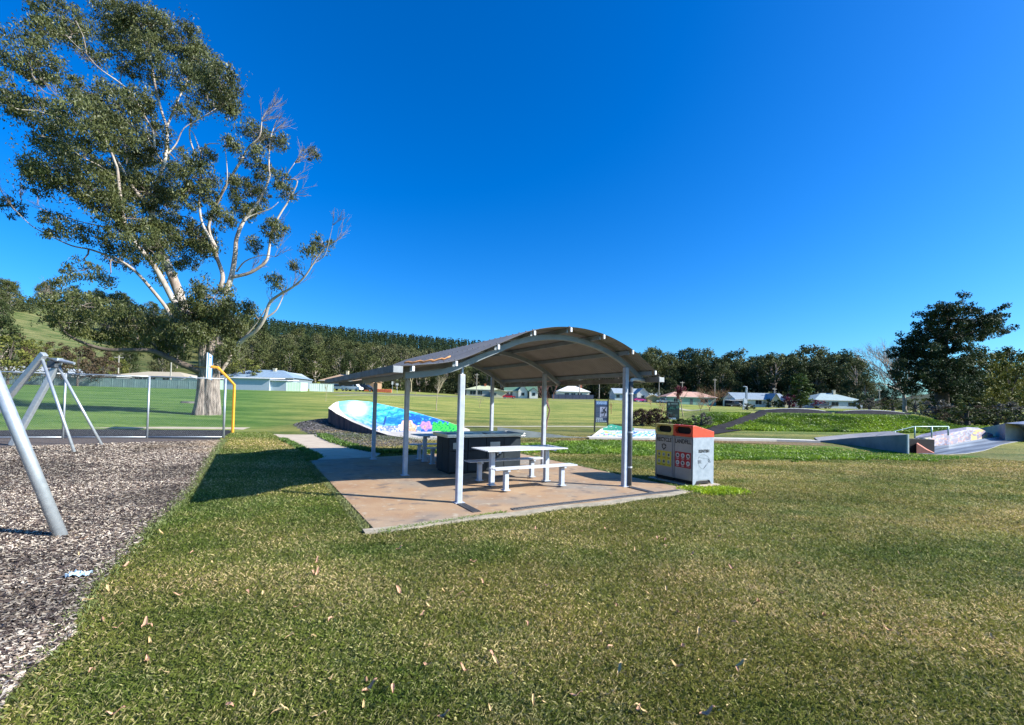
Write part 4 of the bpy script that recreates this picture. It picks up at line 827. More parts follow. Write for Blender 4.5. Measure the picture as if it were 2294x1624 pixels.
# ---- particular trees
def at(px,Y): k = ray(px,900); k = k[0]/k[1]; return k*Y, Y
X,Y = at(15,88); tree('olive',X,Y,9.5,'shrub_tree','bright olive bushy tree at the left edge behind the white shed','tree',sx=1.0,i=0)
X,Y = at(98,96); tree('olive',X,Y,5.2,'shrub_tree','lower olive bushy tree behind the swing frame, beside the brown tree','tree',sx=1.3,i=1)
X,Y = at(22,112); tree('brown',X,Y,11.5,'shrub_tree','grey-brown tree rising behind the olive tree below the pasture','tree',sx=.6,i=0)
X,Y = at(172,92); tree('brown',X,Y,8.0,'shrub_tree','wide dark brown tree behind the tan-roofed house left of the big gum','tree',sx=.95,i=1)
X,Y = at(-10,108); tree('dark',X,Y,17,'gum_tree','dark tree cut by the left edge above the white shed','tree',i=0)
X,Y = at(228,100); tree('brown',X,Y,6.5,'shrub_tree','low brown tree between the brown tree and the big gum','tree',i=0)
X,Y = at(545,118); tree('olive',X,Y,7.5,'shrub_tree','dark bushy tree behind the blue-roofed house right of the big gum','tree',sx=1.2,i=1)
for px_,Y_,h_,k_,lb_ in ((70,150,8,'olive','olive tree at the lower left corner of the pasture'),(118,160,7,'brown','dark shrubby tree at the foot of the pasture'),(140,135,7.5,'olive','olive bushy tree at the right foot of the pasture'),(205,140,9,'brown','brown tree on the slope behind the big gum branch'),(250,120,7,'olive','olive tree behind the carport and the low gum branch')):
    X,Y = at(px_,Y_); tree(k_,X,Y,h_,'shrub_tree',lb_,'tree',sx=1.1)
X,Y = at(1793,138); tree('cypress',X,Y,10.5,'cypress_tree','green columnar cypress between the two right-hand houses','tree',sx=1.5)
for (px,Y,h,sx,kd,lb) in ((1440,34.2,1.2,1.1,'brown','dark hedge shrub left of the green notice board, leftmost of the clump'),(1474,34.3,1.25,1.15,'brown','dark hedge shrub directly left of the green notice board'),(1502,33.6,.62,2.2,'bush','low black-green shrub at the foot of the notice board'),(1528,33.4,.62,2.2,'bush','low black-green shrub right of the notice board foot'),(1572,32.6,.98,1.15,'greybush','round brown-green shrub on the left grass mound'),(1674,58.5,.8,1.6,'bush','dark bush round the foot of the pale totem')):
    X,Y = at(px,Y); kk = {'brown':'brown'}.get(kd,kd)
    if kd == 'brown': o = tree('hedge',X,Y,h,'hedge_shrub',lb,'shrub',sx=sx); 
    else: o = tree(kd,X,Y,h,'hedge_shrub',lb,'shrub',sx=sx)
for (px,Y,h,kd,lb,sx) in ((1722,140,2.6,'bush','dark round bush in front of the white house with the grey roof',1.),(1768,138,4.2,'maroon','dull maroon shrub at the right end of the grey-roofed house',.9),(1745,139,2.4,'bush','small bush beside the porch of the grey-roofed house',1.),
   (1832,140,2.6,'maroon','pinkish-red shrub at the left corner of the pale hip-roofed house',1.3),(1850,139,2.0,'greybush','grey twiggy shrub under the windows of the hip-roofed house',1.4),(1925,135,3.,'bush','rounded green shrub right of the hip-roofed house',1.2),(1948,128,3.2,'greybush','grey-brown shrub right of the hip-roofed house',1.3),(1982,120,3.4,'brown','wide brown hedge shrub left of the bare tree',1.1),(2050,100,3.0,'bush','green hedge shrub behind the bare tree',1.5),(2075,96,3.1,'olive','dark olive shrub beside the conifer trunk',.9),(2000,112,2.8,'bush','dark shrub directly left of the bare tree',1.5)):
    X,Y = at(px,Y); tree(kd,X,Y,h,'garden_shrub',lb,'shrub',sx=sx)
# right-hand group: olive trees and shrubs
for (px,Y,h,kd,lb,sx) in ((2165,60,8.4,'olive','big olive-green bushy tree just right of the tall conifer',.9),(2215,66,9.6,'olive','tallest olive-green bushy tree of the right-hand clump',.95),(2262,58,7.4,'olive','bright olive tree in front at the right edge',.85),(2310,64,9.5,'olive','olive tree cut off by the right edge',.9),(2240,52,4.6,'olive','low bright olive bush in front of the right-hand trees',1.1)):
    X,Y = at(px,Y); tree(kd,X,Y,h,'willow_tree',lb,'tree',sx=sx)
for (px,Y,h,kd,lb,sx) in ((2098,44,1.9,'greybush','lavender-grey shrub at the end of the grass berm',1.5),(2132,42,1.7,'brown','dark brown shrub below the conifer, behind the skate rail',1.3),(2165,40,1.8,'bush','dark green shrub behind the graffiti bank',1.6),(2200,42,1.9,'brown','brown shrub behind the peak of the graffiti bank',1.3),(2235,40,1.6,'bush','green shrub above the rear quarter ramp',1.4),(2262,44,2.2,'greybush','grey shrub near the right edge above the quarter ramp',1.4),(2300,42,2.0,'bush','shrub at the right edge of the photograph',1.4),(2180,48,2.6,'bush','tall dark shrub under the olive trees',1.5),(2130,50,2.8,'bush','dark shrub against the conifer trunk',1.4)):
    X,Y = at(px,Y); tree(kd,X,Y,h,'shrub',lb,'shrub',sx=sx)
# tall spreading conifer at right
def conifer():
    Yc = 54.; X0,_ = at(2109,Yc); z0 = h1(X0,Yc); o = thing('conifer_tree','tall dark spreading conifer with tiered branches at the right','tree',(X0,Yc,z0)); o3 = np.array([X0,Yc,z0]); rs = random.Random(4); r2 = np.random.RandomState(4)
    q = lambda x,y,dY=0: aty((2600+x/2.706)*.70283,(900+y/2.706)*.70283,Yc+dY)-o3
    b = B(); tr = [q(1085,1110),q(1088,950),q(1092,800),q(1095,650),q(1120,480),q(1150,330),q(1170,220)]; b.tube(tr,[.75,.62,.5,.4,.3,.18,.08],10)
    tiers = [(1180,200,95,45),(1060,240,70,30),(1250,300,110,45),(1000,310,70,30),(1120,310,120,50),(1400,320,100,45),(1500,270,70,38),(1560,330,45,28),(1330,400,150,45),(1180,390,130,45),(960,385,65,30),(1480,400,90,40),(1540,385,50,30),(1060,450,120,50),(1250,470,140,42),(900,480,90,40),(1400,460,90,30),(810,500,55,30),(1000,540,130,55),(860,570,90,50),(1150,560,120,50),(780,630,70,45),(900,650,120,60),(1040,660,130,60),(1200,640,120,60),(720,690,45,30),(830,740,100,50),(980,760,130,60),(1130,760,120,60),(1250,730,90,60),(900,830,100,45),(1040,850,120,60),(1180,850,110,60),(1270,820,80,60),(870,880,60,30),(1160,940,100,60),(1280,930,80,70),(1220,1020,90,60),(1320,1040,80,50)]
    C=[];S=[]
    for x,y,rx,ry in tiers:
        dY = rs.uniform(-3,3); c = q(x,y,dY); k = int(np.clip((1110-y)/150,0,5)); b.tube(bent(tr[k],c,5,.06,rs),[.16,.13,.10,.07,.05,.02],6); m = .0195*1.36
        for i in range(max(6,int(rx*ry/230))):
            a = rs.uniform(0,6.28); u_ = math.sqrt(rs.random()); C.append((c[0]+rx*m*u_*math.cos(a),c[1]+rx*m*u_*math.sin(a)*.8,c[2]+ry*m*rs.uniform(-.8,.8))); S.append(rs.uniform(.35,.6))
    b.obj('trunk', barkDark, o, True); v,f,c = leaves(C,75,np.array(S)*1.1,.24,.5,.1,((.012,.026,.014),(.05,.075,.03)),r2); link('crown',npmesh('crown',v,f,c),leafM,o)
conifer()
# leafless and young trees
def bare(px,Y,h,name,label,m,lev=4,seed=1,lean=0,r=.05,spread=.6,fork=.35,group=None,leafcol=None,base=None):
    X,Y = at(px,Y); rs = random.Random(seed); o = thing(name,label,'tree',(X,Y,h1(X,Y)),0,group); b = B(); f = Vector((lean,0,h*fork)); b.tube(bent((0,0,-.1),f,4,.02,rs),[r*1.25,r*1.1,r,r*.95,r*.9],7)
    for i in range(5 if fork < .3 else 4): a = rs.uniform(0,6.28); bare_branch(b,f,Vector((math.cos(a)*spread,math.sin(a)*spread,1)),h*(1-fork)*.48,r*.62,lev,rs,spread)
    b.obj('trunk', m, o)
    if leafcol:
        n = len(b.v); C = [b.v[k] for k in range(n//4,n,max(1,n//90))]; v,f_,c = leaves(C,30,.22,.10,.6,.1,leafcol,np.random.RandomState(seed)); link('crown',npmesh('crown',v,f_,c),leafM,o)
    return o
palebark = M_('young_bark',(.40,.34,.22),.8,0,(.25,.20,.13),6); redtwig = M_('red_twigs',(.26,.12,.10),.8,0,(.16,.08,.07),6); ortwig = M_('orange_twigs',(.34,.17,.08),.8,0,(.20,.10,.05),6); whitetw = M_('silver_bark',(.48,.42,.36),.8,0,(.22,.18,.15),4)
bare(977.7,48,3.7,'young_tree','slim leafless sapling in the field seen between the shelter posts',palebark,3,3,.05,.045,.35,.42)
bare(1222.5,28.2,3.1,'young_tree','leafless sapling with red-brown twigs in front of the field, behind the near right post',redtwig,4,5,.25,.045,.45,.40)
bare(1075,62,1.5,'young_tree','tiny bare shrub-like sapling on the sunlit field slope',palebark,2,6,0,.03,.6,.3)
bare(1369.5,52,1.6,'young_tree','small bare sapling in the field right of the skate park sign',ortwig,2,7,0,.03,.5,.3)
bare(1458.6,72,1.9,'young_tree','small bare sapling in the field behind the dark hedge',ortwig,2,8,0,.03,.5,.4)
bare(1487,42,1.9,'young_tree','orange-twigged sapling immediately left of the notice board',ortwig,3,9,-.2,.035,.6,.35)
bare(730,58,2.3,'young_tree','very thin sapling on the lawn left of the mural bowl',palebark,2,10,0,.025,.2,.5)
bare(1531,52,3.3,'young_tree','slender pale-trunked tree with a maroon crown in the field',palebark,3,11,-.3,.06,.5,.5,leafcol=((.12,.02,.035),(.26,.06,.09)))
bare(1590,50,2.7,'bare_shrub','large rounded orange-twigged leafless shrub behind the mound',ortwig,5,12,0,.05,.85,.12)
bare(1570,56,1.5,'bare_shrub','low orange-twigged shrub left of the large one',ortwig,3,13,0,.03,.8,.15)
bare(920,160,11,'young_tree','pale leafy young tree standing in the timber guard at the roadside',palebark,4,14,0,.2,.35,.3,leafcol=((.10,.11,.03),(.20,.20,.07)))
bare(2028,62,9.0,'bare_tree','large silver leafless tree left of the tall conifer',whitetw,5,15,-.2,.24,.75,.25)
bare(1240,150,8,'bare_tree','red-twigged leafless tree beside the white-roofed house',redtwig,4,16,0,.1,.5,.25)
# ================================================================== the great gum at left
def A_(x,y): return (x*.3462,y*.3462)
def Z_b(x,y): return (70.3+x*.3896,351.4+y*.3896)
def D_(x,y): return (x*.2812,562.3+y*.2812)
GY = 32.2; GB = g(466,938); GY = GB[1]
gt = thing('gum_tree','towering old gum tree with pale limbs and thick fluted trunk behind the court fence','tree',tuple(GB)); gr = random.Random(17)
def G3(p,dY=0): return aty(p[0],p[1],GY+dY)-GB
b = B(); prof = [(938,428,491),(932,431,490),(922,433,491),(905,438,490),(880,442,489),(855,444,489),(825,446,490),(795,446,493),(770,446,496),(755,448,496),(742,454,490),(725,458,482),(705,462,478)]
K = 44; V = []
for y,xa,xb in prof:
    c = G3(((xa+xb)/2,y)); r = (xb-xa)/2/1020*GY*.93
    for k in range(K):
        a = 2*math.pi*k/K; fl = 1+.08*math.sin(3*a+.4)+.07*math.sin(7*a+c[2]*.6)+.07*math.sin(13*a-c[2]*.8)-.22*math.exp(-((math.atan2(math.sin(a-4.95),math.cos(a-4.95)))/.16)**2)
        V.append((c[0]+r*fl*math.cos(a), c[1]+r*fl*math.sin(a)*.9, c[2]-(.25 if y == 938 else 0)))
b.add(V,[(i*K+k,i*K+(k+1)%K,(i+1)*K+(k+1)%K,(i+1)*K+k) for i in range(len(prof)-1) for k in range(K)]+[tuple((len(prof)-1)*K+k for k in range(K))])
oldbark = M_('old_gum_bark',(.37,.31,.26),.95,0,(.05,.038,.032),4.2,10,bump=6,bscale=5,stretch=(1.5,1.5,.33)); tko = b.obj('trunk', oldbark, gt, True)
limbs = [ # points, r0, r1, depth0, depth1
 ([Z_b(1010,1080),Z_b(950,1020),Z_b(880,900),Z_b(850,790),Z_b(790,640),Z_b(730,520),Z_b(700,400),Z_b(695,340),A_(975,1370),A_(930,1300),A_(870,1230),A_(820,1150),A_(760,1040),A_(700,950),A_(640,860)],.52,.06,0,-1),
 ([A_(985,1400),A_(1000,1300),A_(1015,1190),A_(1060,1060),A_(1078,950),A_(1078,830),A_(1040,700),A_(1005,560),A_(985,430),A_(960,330),A_(940,230),A_(900,130)],.20,.04,.5,2),
 ([A_(1078,825),A_(1120,720),A_(1160,630),A_(1215,510),A_(1235,400),A_(1260,300)],.11,.03,1.2,3),
 ([A_(1080,1000),A_(1140,930),A_(1190,830),A_(1290,770),A_(1400,700)],.07,.02,1,2),
 ([Z_b(880,900),Z_b(820,830),Z_b(760,720),Z_b(700,620),Z_b(610,510),Z_b(545,410),Z_b(520,300),Z_b(505,180),Z_b(495,80),A_(745,1050),A_(690,920),A_(610,830),A_(520,780)],.27,.04,-1,-4),
 ([Z_b(815,940),Z_b(770,860),Z_b(690,760),Z_b(600,660),Z_b(500,590),Z_b(420,560),Z_b(330,530),Z_b(230,510),Z_b(100,450),Z_b(0,395),A_(100,1360)],.17,.02,-.5,-3),
 ([Z_b(1085,760),Z_b(1100,680),Z_b(1060,560),Z_b(1020,400),Z_b(1075,250),Z_b(1140,130),Z_b(1220,0),A_(1560,1050),A_(1600,960),A_(1680,880),A_(1700,760),A_(1760,690)],.20,.03,.5,1.5),
 ([Z_b(1110,790),Z_b(1150,690),Z_b(1172,560),Z_b(1180,470),Z_b(1220,370),Z_b(1290,280),Z_b(1335,200),Z_b(1370,110),A_(1740,1080),A_(1750,900),A_(1790,780)],.26,.03,1,2.5),
 ([Z_b(1160,690),Z_b(1260,665),Z_b(1345,605),Z_b(1366,540),Z_b(1380,430),Z_b(1430,330),Z_b(1480,250),Z_b(1530,140),A_(1850,1150),A_(1910,1050)],.17,.025,1,2),
 ([Z_b(1180,660),Z_b(1230,600),Z_b(1330,565),Z_b(1400,575)],.08,.02,1.2,.2),
 ([Z_b(1220,370),Z_b(1260,340),Z_b(1370,300),Z_b(1420,260)],.08,.02,1.2,1.8),
 ([A_(1400,1600),A_(1350,1470),A_(1400,1330),A_(1460,1210),A_(1470,1100),A_(1450,900)],.11,.025,.4,-1),
 ([A_(1390,1590),A_(1310,1450),A_(1290,1300),A_(1295,1100),A_(1230,900),A_(1250,790),A_(1380,730),A_(1420,700)],.13,.02,-.2,-1.6),
 ([A_(1295,1110),A_(1300,1000),A_(1340,935),A_(1420,930)],.08,.02,-.6,-1.4),
 ([A_(1300,990),A_(1250,860),A_(1215,840)],.05,.02,-.8,-1),
 ([A_(1000,960),A_(990,850),A_(940,760),A_(860,620),A_(780,540),A_(640,440),A_(560,350),A_(500,300),A_(430,230)],.10,.02,-1,-3),
 ([A_(560,350),A_(540,240),A_(500,150)],.05,.02,-2.6,-3),
 ([A_(850,820),A_(760,740),A_(640,680),A_(480,650),A_(300,600),A_(230,520)],.08,.02,-2,-4.5),
 ([A_(730,1130),A_(640,1070),A_(520,1010),A_(400,910),A_(250,880)],.08,.02,-2,-4.5),
 ([A_(760,1000),A_(600,880),A_(430,790),A_(250,720),A_(100,700),A_(20,600)],.08,.02,-2,-5),
 ([A_(800,1450),A_(700,1390),A_(560,1320),A_(420,1250),A_(330,1200)],.08,.015,-2,-4),
 ([A_(790,1480),A_(640,1460),A_(470,1420),A_(280,1360),A_(140,1310)],.06,.012,-2,-4),
 ([A_(860,1240),A_(820,1050),A_(800,850),A_(760,640),A_(790,450),A_(780,300)],.09,.02,1,3),
 ([A_(1060,1060),A_(960,900),A_(930,700),A_(870,560),A_(870,420)],.07,.02,2,4),
 ([Z_b(1060,1100),Z_b(1140,1110),Z_b(1220,1050),Z_b(1290,1000),Z_b(1340,930),Z_b(1370,840),Z_b(1430,790),Z_b(1500,750),Z_b(1570,690),Z_b(1630,600),Z_b(1690,520),Z_b(1745,490)],.24,.025,.8,-2),
 ([Z_b(1330,935),Z_b(1400,890),Z_b(1435,830),Z_b(1450,790)],.10,.03,.2,.5),
 ([Z_b(1200,1065),Z_b(1290,960),Z_b(1350,870)],.09,.05,1,.6),
 ([Z_b(1640,600),Z_b(1690,560),Z_b(1720,450),Z_b(1735,380)],.04,.012,-1.6,-2.5),
 ([D_(1600,960),D_(1450,900),D_(1340,850),D_(1200,795),D_(1000,790),D_(850,785),D_(700,745),D_(560,680),D_(490,610),D_(450,520),D_(440,400)],.30,.03,-.4,-4),
 ([D_(1620,990),D_(1500,930),D_(1380,880),D_(1300,820),D_(1180,720),D_(1050,700),D_(800,650)],.20,.03,-.4,1.5),
 ([Z_b(990,1100),Z_b(930,1010),Z_b(900,930)],.25,.2,0,-.6),
 ([D_(1760,960),D_(1800,900),D_(1830,850),D_(1850,780)],.16,.12,.7,.9),
]
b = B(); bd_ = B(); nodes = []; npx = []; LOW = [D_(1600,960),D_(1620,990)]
for P,r0,r1,d0,d1 in limbs:
    n = len(P); pts = []; 
    for i,p in enumerate(P): pts.append(Vector(G3(p,d0+(d1-d0)*i/(n-1))))
    Q = []; 
    for i in range(n-1):
        p0,p1,p2,p3 = pts[max(i-1,0)],pts[i],pts[i+1],pts[min(i+2,n-1)]
        for k in range(4): t = k/4; Q.append(.5*((2*p1)+(p2-p0)*t+(2*p0-5*p1+4*p2-p3)*t*t+(3*p1-p0-3*p2+p3)*t**3))
    Q.append(pts[-1]); m = len(Q); R = [.8*(r0+(r1-r0)*(i/(m-1))**.8) for i in range(m)]
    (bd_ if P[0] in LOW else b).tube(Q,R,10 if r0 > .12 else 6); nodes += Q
whitebark = M_('white_gum_bark',(.56,.50,.43),.8,0,(.22,.16,.125),1.0,6,bump=.4,bscale=7,stretch=(1,1,.45)); b.obj('limbs', whitebark, gt, True); bd_.obj('lower_limbs', M_('shaded_bark',(.15,.115,.09),.9,0,(.07,.055,.045),3), gt, True)  # lower limbs get darker bark, their shade put into the colour
NN = np.array([tuple(q) for q in nodes]); NPX = np.array(proj(NN+GB)).T
blobs = [(500,748,28,24),(462,738,24,20),(478,715,30,20),(340,770,40,14),(210,750,40,12),(120,700,25,18),(420,700,30,24),(138,42,50,38),(100,72,25,32),(165,75,25,25),(255,35,38,30),(300,45,50,40),(340,62,50,40),(408,92,45,42),(450,138,38,42),(490,180,32,42),(512,225,24,30),(462,210,38,36),(400,172,40,26),(280,90,45,40),(284,135,38,32),(335,110,35,30),(215,130,18,20),(60,125,48,36),(98,168,28,22),(12,200,16,25),(28,235,22,20),(85,250,38,30),(100,300,28,26),(208,210,45,26),(262,235,55,32),(310,225,25,30),(195,285,58,36),(260,305,50,40),(305,335,42,36),(150,318,30,22),(130,375,42,26),(95,405,28,26),(180,410,55,38),(235,412,46,46),(295,400,46,44),(330,430,46,44),(367,457,28,32),(235,462,38,28),(398,360,32,34),(380,410,32,34),(440,400,32,34),(425,432,30,30),(560,436,44,34),(543,467,32,22),(498,485,26,24),(455,350,22,18),(520,330,20,16),(570,295,36,18),(600,315,22,14),(633,322,15,17),(693,345,22,11),(588,385,26,20),(633,405,20,20),(640,432,17,14),(616,516,26,24),(568,548,16,18),(722,545,18,18),(553,357,16,15),(24,463,21,18),(128,505,25,28),(214,530,32,20),(265,520,25,20),(346,527,44,30),(415,520,52,34),(300,490,40,25),(478,668,44,36),(455,700,45,32),(508,700,25,30),(526,745,28,32),(507,782,26,24),(433,742,24,26),(382,570,56,34),(327,554,42,30),(277,570,30,28),(444,535,34,30),(370,615,24,16),(470,560,20,22),(187,606,27,20),(238,624,13,11),(148,632,19,10),(186,685,58,22),(255,688,52,30),(165,722,38,24),(235,728,60,32),(309,718,44,34),(351,742,34,34),(281,762,50,14),(392,738,26,26),(380,792,32,15),(620,632,22,12),(557,694,14,16),(659,597,8,9),(350,300,30,25),(415,250,30,22),(350,190,22,20),(190,350,30,18),(330,350,25,20),(560,700,10,14),(690,560,8,8),(575,340,18,12),(520,400,16,14),(470,440,20,16)]
tb = B(); C=[];S=[]; nl = np.random.RandomState(33)
for bx_,by_,rx,ry in blobs:
    d2 = (NPX[:,0]-bx_)**2+(NPX[:,1]-by_)**2; k = int(np.argmin(d2)); dY = NN[k][1]+gr.uniform(-2.2,2.2)*(.4+rx/50); c = Vector(G3((bx_,by_),dY)); s0 = Vector(tuple(NN[k])); m = .0316
    lim = .17 if by_ < 560 else .3
    tb.tube(bent(s0,c,5,.07,gr),[.06,.05,.04,.03,.02,.012],5)
    for j in range(max(5,int(rx*ry/(33 if bx_ < 430 else 27)))):
        a = gr.uniform(0,6.28); e = gr.uniform(-1,1); q = math.sqrt(1-e*e)*gr.uniform(.5,1.02); p = c+Vector((rx*m*1.2*q*math.cos(a),rx*m*1.2*q*math.sin(a),ry*m*e*gr.uniform(.6,1.15))); C.append(tuple(p)); S.append(gr.uniform(.2,.66))
        if j % 3 == 0: tb.tube(bent(c,p,3,.12,gr),[.018,.014,.010,.006],3,cap=False)
# bare twigs on the thin right-hand side and left tips
for (x,y) in ([A_(1700,760),A_(1760,690),A_(1650,800),A_(1800,850),A_(1900,1000),A_(1900,1150),A_(1950,1080),A_(1600,900),A_(1850,1250),A_(1740,740),A_(1880,900),A_(1560,760)]+[Z_b(1745,490),Z_b(1735,400),Z_b(1600,660),Z_b(1500,750),Z_b(1450,560),Z_b(1300,800),Z_b(1400,470),Z_b(1350,700),Z_b(1260,640),Z_b(1450,800)]+[A_(140,1310),A_(100,1370),A_(280,1400),A_(500,500),A_(420,480),A_(300,680),D_(440,420),D_(450,500),D_(1000,300),D_(700,500),A_(1450,700),A_(700,600)]):
    d2 = (NPX[:,0]-x)**2+(NPX[:,1]-y)**2; k = int(np.argmin(d2)); s0 = Vector(tuple(NN[k])); sgn_ = 1 if x > 350 else -1
    for i in range(3): bare_branch(tb,s0,Vector((sgn_*gr.uniform(.2,1.1),gr.uniform(-.6,.6),gr.uniform(.1,1.1))),gr.uniform(.5,1.15),.02,2,gr,.55)
tb.obj('twigs', twigM, gt)
C = np.array(C); S = np.array(S); ns = len(C)//2; C = np.vstack([C,C[:ns]+nl.normal(size=(ns,3))*.35-[0,0,.15]]); S = np.concatenate([S,S[:ns]*1.7]); v,f,c = leaves(C,np.concatenate([30+95*S[:-ns],np.full(ns,16)]).astype(int),S,.18,.34,1.3,((.03,.045,.014),(.145,.155,.052)),nl); link('crown',npmesh('crown',v,f,c),gumleafM,gt)
# ================================================================== houses, sheds, fences along the streets
glassM = M_('window_glass',(.03,.04,.05),.15,0,(.02,.025,.03),2); whiteM = M_('white_wall',(.72,.71,.66),.7,0,(.62,.61,.57),1.5); trimM = M_('white_trim',(.75,.75,.72),.6)
def wallm(n,c): return M_('wall_'+n,c,.8,0,tuple(x*.88 for x in c),1.2)
def roofm(n,c): return M_('roof_'+n,c,.6,0,tuple(x*.8 for x in c),.9,stretch=(3,.5,1))
def house(name,label,px0,px1,Y,wall,roof,hw,hr,kind='hip',dep=8.,rz=0.,wins=(),chim=None,ovh=.45,cat='house',dz=0.,doors=(),front=None):
    xa,xb = at(px0,Y)[0],at(px1,Y)[0]; X = (xa+xb)/2; Wd = (xb-xa); z0 = h1(X,Y)+dz; t = thing(name,label,cat,(X,Y,z0),rz); x0,x1 = -Wd/2,Wd/2
    b = B(); b.bb(x0,x1,0,dep,-1.2,hw); 
    if kind == 'gablefront': b.add([(x0,0,hw),(x1,0,hw),(0,0,hw+hr)],[(0,1,2)]); b.add([(x0,dep,hw),(x1,dep,hw),(0,dep,hw+hr)],[(1,0,2)])
    if kind == 'gable': b.add([(x0,0,hw),(x0,dep,hw),(x0,dep/2,hw+hr)],[(0,1,2)]); b.add([(x1,0,hw),(x1,dep,hw),(x1,dep/2,hw+hr)],[(1,0,2)])
    b.obj('wall', wall, t); b = B(); o = ovh; e = hw-.02; T=.14
    if kind == 'hip':
        q = min(dep/2,Wd/2-.3); V = [(x0-o,-o,e),(x1+o,-o,e),(x1+o,dep+o,e),(x0-o,dep+o,e),(x0+q,dep/2,e+hr),(x1-q,dep/2,e+hr)]; F_ = [(0,1,5,4),(1,2,5),(2,3,4,5),(3,0,4)]; b.add(V,F_+[(3,2,1,0)])
    elif kind == 'gable':
        r = hr+o*hr/(dep/2)*0; V = [(x0-o,-o,e-o*hr/(dep/2)),(x1+o,-o,e-o*hr/(dep/2)),(x1+o,dep/2,e+hr+.05),(x0-o,dep/2,e+hr+.05),(x1+o,dep+o,e-o*hr/(dep/2)),(x0-o,dep+o,e-o*hr/(dep/2))]; V2 = [(a,c,d-T) for a,c,d in V]; b.add(V+V2,[(0,1,2,3),(3,2,4,5),(6,9,8,7),(9,11,10,8),(0,6,7,1),(1,7,8,2),(2,8,10,4),(3,9,6,0),(5,11,9,3),(4,10,11,5)])
    elif kind == 'gablefront':
        s = hr/(Wd/2); V = [(x0-o,-o,e-o*s),(0,-o,e+hr+.05),(x1+o,-o,e-o*s),(x0-o,dep+o,e-o*s),(0,dep+o,e+hr+.05),(x1+o,dep+o,e-o*s)]; V2 = [(a,c,d-T) for a,c,d in V]; b.add(V+V2,[(0,1,4,3),(1,2,5,4),(6,9,10,7),(7,10,11,8),(0,6,7,1),(1,7,8,2),(3,4,10,9),(4,5,11,10),(0,3,9,6),(2,8,11,5)])
    else: b.add([(x0-o,-o,e),(x1+o,-o,e),(x1+o,dep,e+hr),(x0-o,dep,e+hr)]+[(x0-o,-o,e+.12),(x1+o,-o,e+.12),(x1+o,dep,e+hr+.12),(x0-o,dep,e+hr+.12)],[(3,2,1,0),(4,5,6,7),(0,1,5,4),(1,2,6,5),(2,3,7,6),(3,0,4,7)])
    rf_ = b.obj('roof', roof, t)
    if kind in ('hip','gable'): b = B(); b.bb(x0-o,x1+o,-o-.08,-o-.01,e-.16,e-.02) if kind == 'hip' else b.bb(x0-o,x1+o,-o-.1,-o-.02,e-.16-o*hr/(dep/2),e-.02-o*hr/(dep/2)); b.obj('gutter', trimM, rf_)
    for (f,wd,zc,hh) in wins:
        cx = x0+Wd*f; b = B(); b.bb(cx-wd/2-.07,cx+wd/2+.07,-.05,-.003,zc-hh/2-.07,zc+hh/2+.07); w = b.obj('window', trimM, t); b = B(); b.bb(cx-wd/2,cx-.03,-.062,-.052,zc-hh/2,zc+hh/2); b.bb(cx+.03,cx+wd/2,-.062,-.052,zc-hh/2,zc+hh/2); b.obj('pane', glassM, w)
    for f in doors: cx = x0+Wd*f; b = B(); b.bb(cx-.45,cx+.45,-.05,-.003,.1,2.1); b.obj('door', M_('door_dark',(.10,.11,.12),.5), t)
    if chim: cx = x0+Wd*chim[0]; b = B(); b.bb(cx-.35,cx+.35,dep*.4,dep*.4+.7,hw,hw+hr+chim[1]); b.box((cx,dep*.4+.35,hw+hr+chim[1]+.06),(.84,.84,.12)); b.obj('chimney', chim[2], rf_)
    if front:   # projecting gabled wing: (f0,f1,height_wall,height_gable,depth,wallmat,window?)
        for (f0,f1,h_w,h_g,dp_,wm) in front:
            a0,a1 = x0+Wd*f0,x0+Wd*f1; m = (a0+a1)/2; b = B(); b.bb(a0,a1,-dp_,-.004,-1.2,h_w); b.add([(a0,-dp_,h_w),(a1,-dp_,h_w),(m,-dp_,h_w+h_g)],[(0,1,2)]); wn_ = b.obj('wing', wm, t)
            b = B(); k = h_g/((a1-a0)/2); V = [(a0-.35,-dp_-.35,h_w-.35*k),(m,-dp_-.35,h_w+h_g+.05),(a1+.35,-dp_-.35,h_w-.35*k),(a0-.35,dep*.45,h_w-.35*k),(m,dep*.45,h_w+h_g+.05),(a1+.35,dep*.45,h_w-.35*k)]; V2 = [(p,q,r-.14) for p,q,r in V]; b.add(V+V2,[(0,1,4,3),(1,2,5,4),(6,9,10,7),(7,10,11,8),(0,6,7,1),(1,7,8,2),(0,3,9,6),(2,8,11,5)]); b.obj('wing_roof', roof, rf_)
            b = B(); b.bb(m-.55,m+.55,-dp_-.05,-dp_-.004,.9,2.0); b.obj('pane', glassM, wn_)
    return t
brick = M_('orange_brick',(.40,.13,.06),.9,0,(.28,.09,.045),6)
cream = wallm('cream',(.55,.50,.36)); greenw = wallm('sea_green',(.20,.36,.30)); white = whiteM; bluew = wallm('pale_blue',(.46,.54,.60)); brickw = wallm('brown_brick',(.32,.20,.12)); mint = wallm('mint',(.42,.58,.45))
house('garden_shed','white gable shed with grey roof behind the left fence, beside the swing frame',88,158,101,white,roofm('grey',(.36,.40,.42)),2.5,1.2,'gablefront',7,wins=())
house('house','low grey-roofed house behind the fence at the left edge',-60,92,106,wallm('grey_brown',(.22,.18,.15)),roofm('pale_grey',(.45,.47,.47)),2.3,1.5,'gable',8,wins=((.35,1.6,1.6,.9),(.7,1.6,1.6,.9)),cat='house')
house('carport','flat white carport roof left of the tan-roofed house behind the fence',196,258,100,wallm('shade_grey',(.20,.21,.21)),roofm('white',(.72,.72,.70)),2.15,.1,'flat',6,cat='carport')
house('lean_to','thin flat white roof behind the fence, right of the white shed',150,190,103,wallm('shade_grey',(.20,.21,.21)),roofm('white',(.72,.72,.70)),2.1,.1,'flat',4,cat='shed')
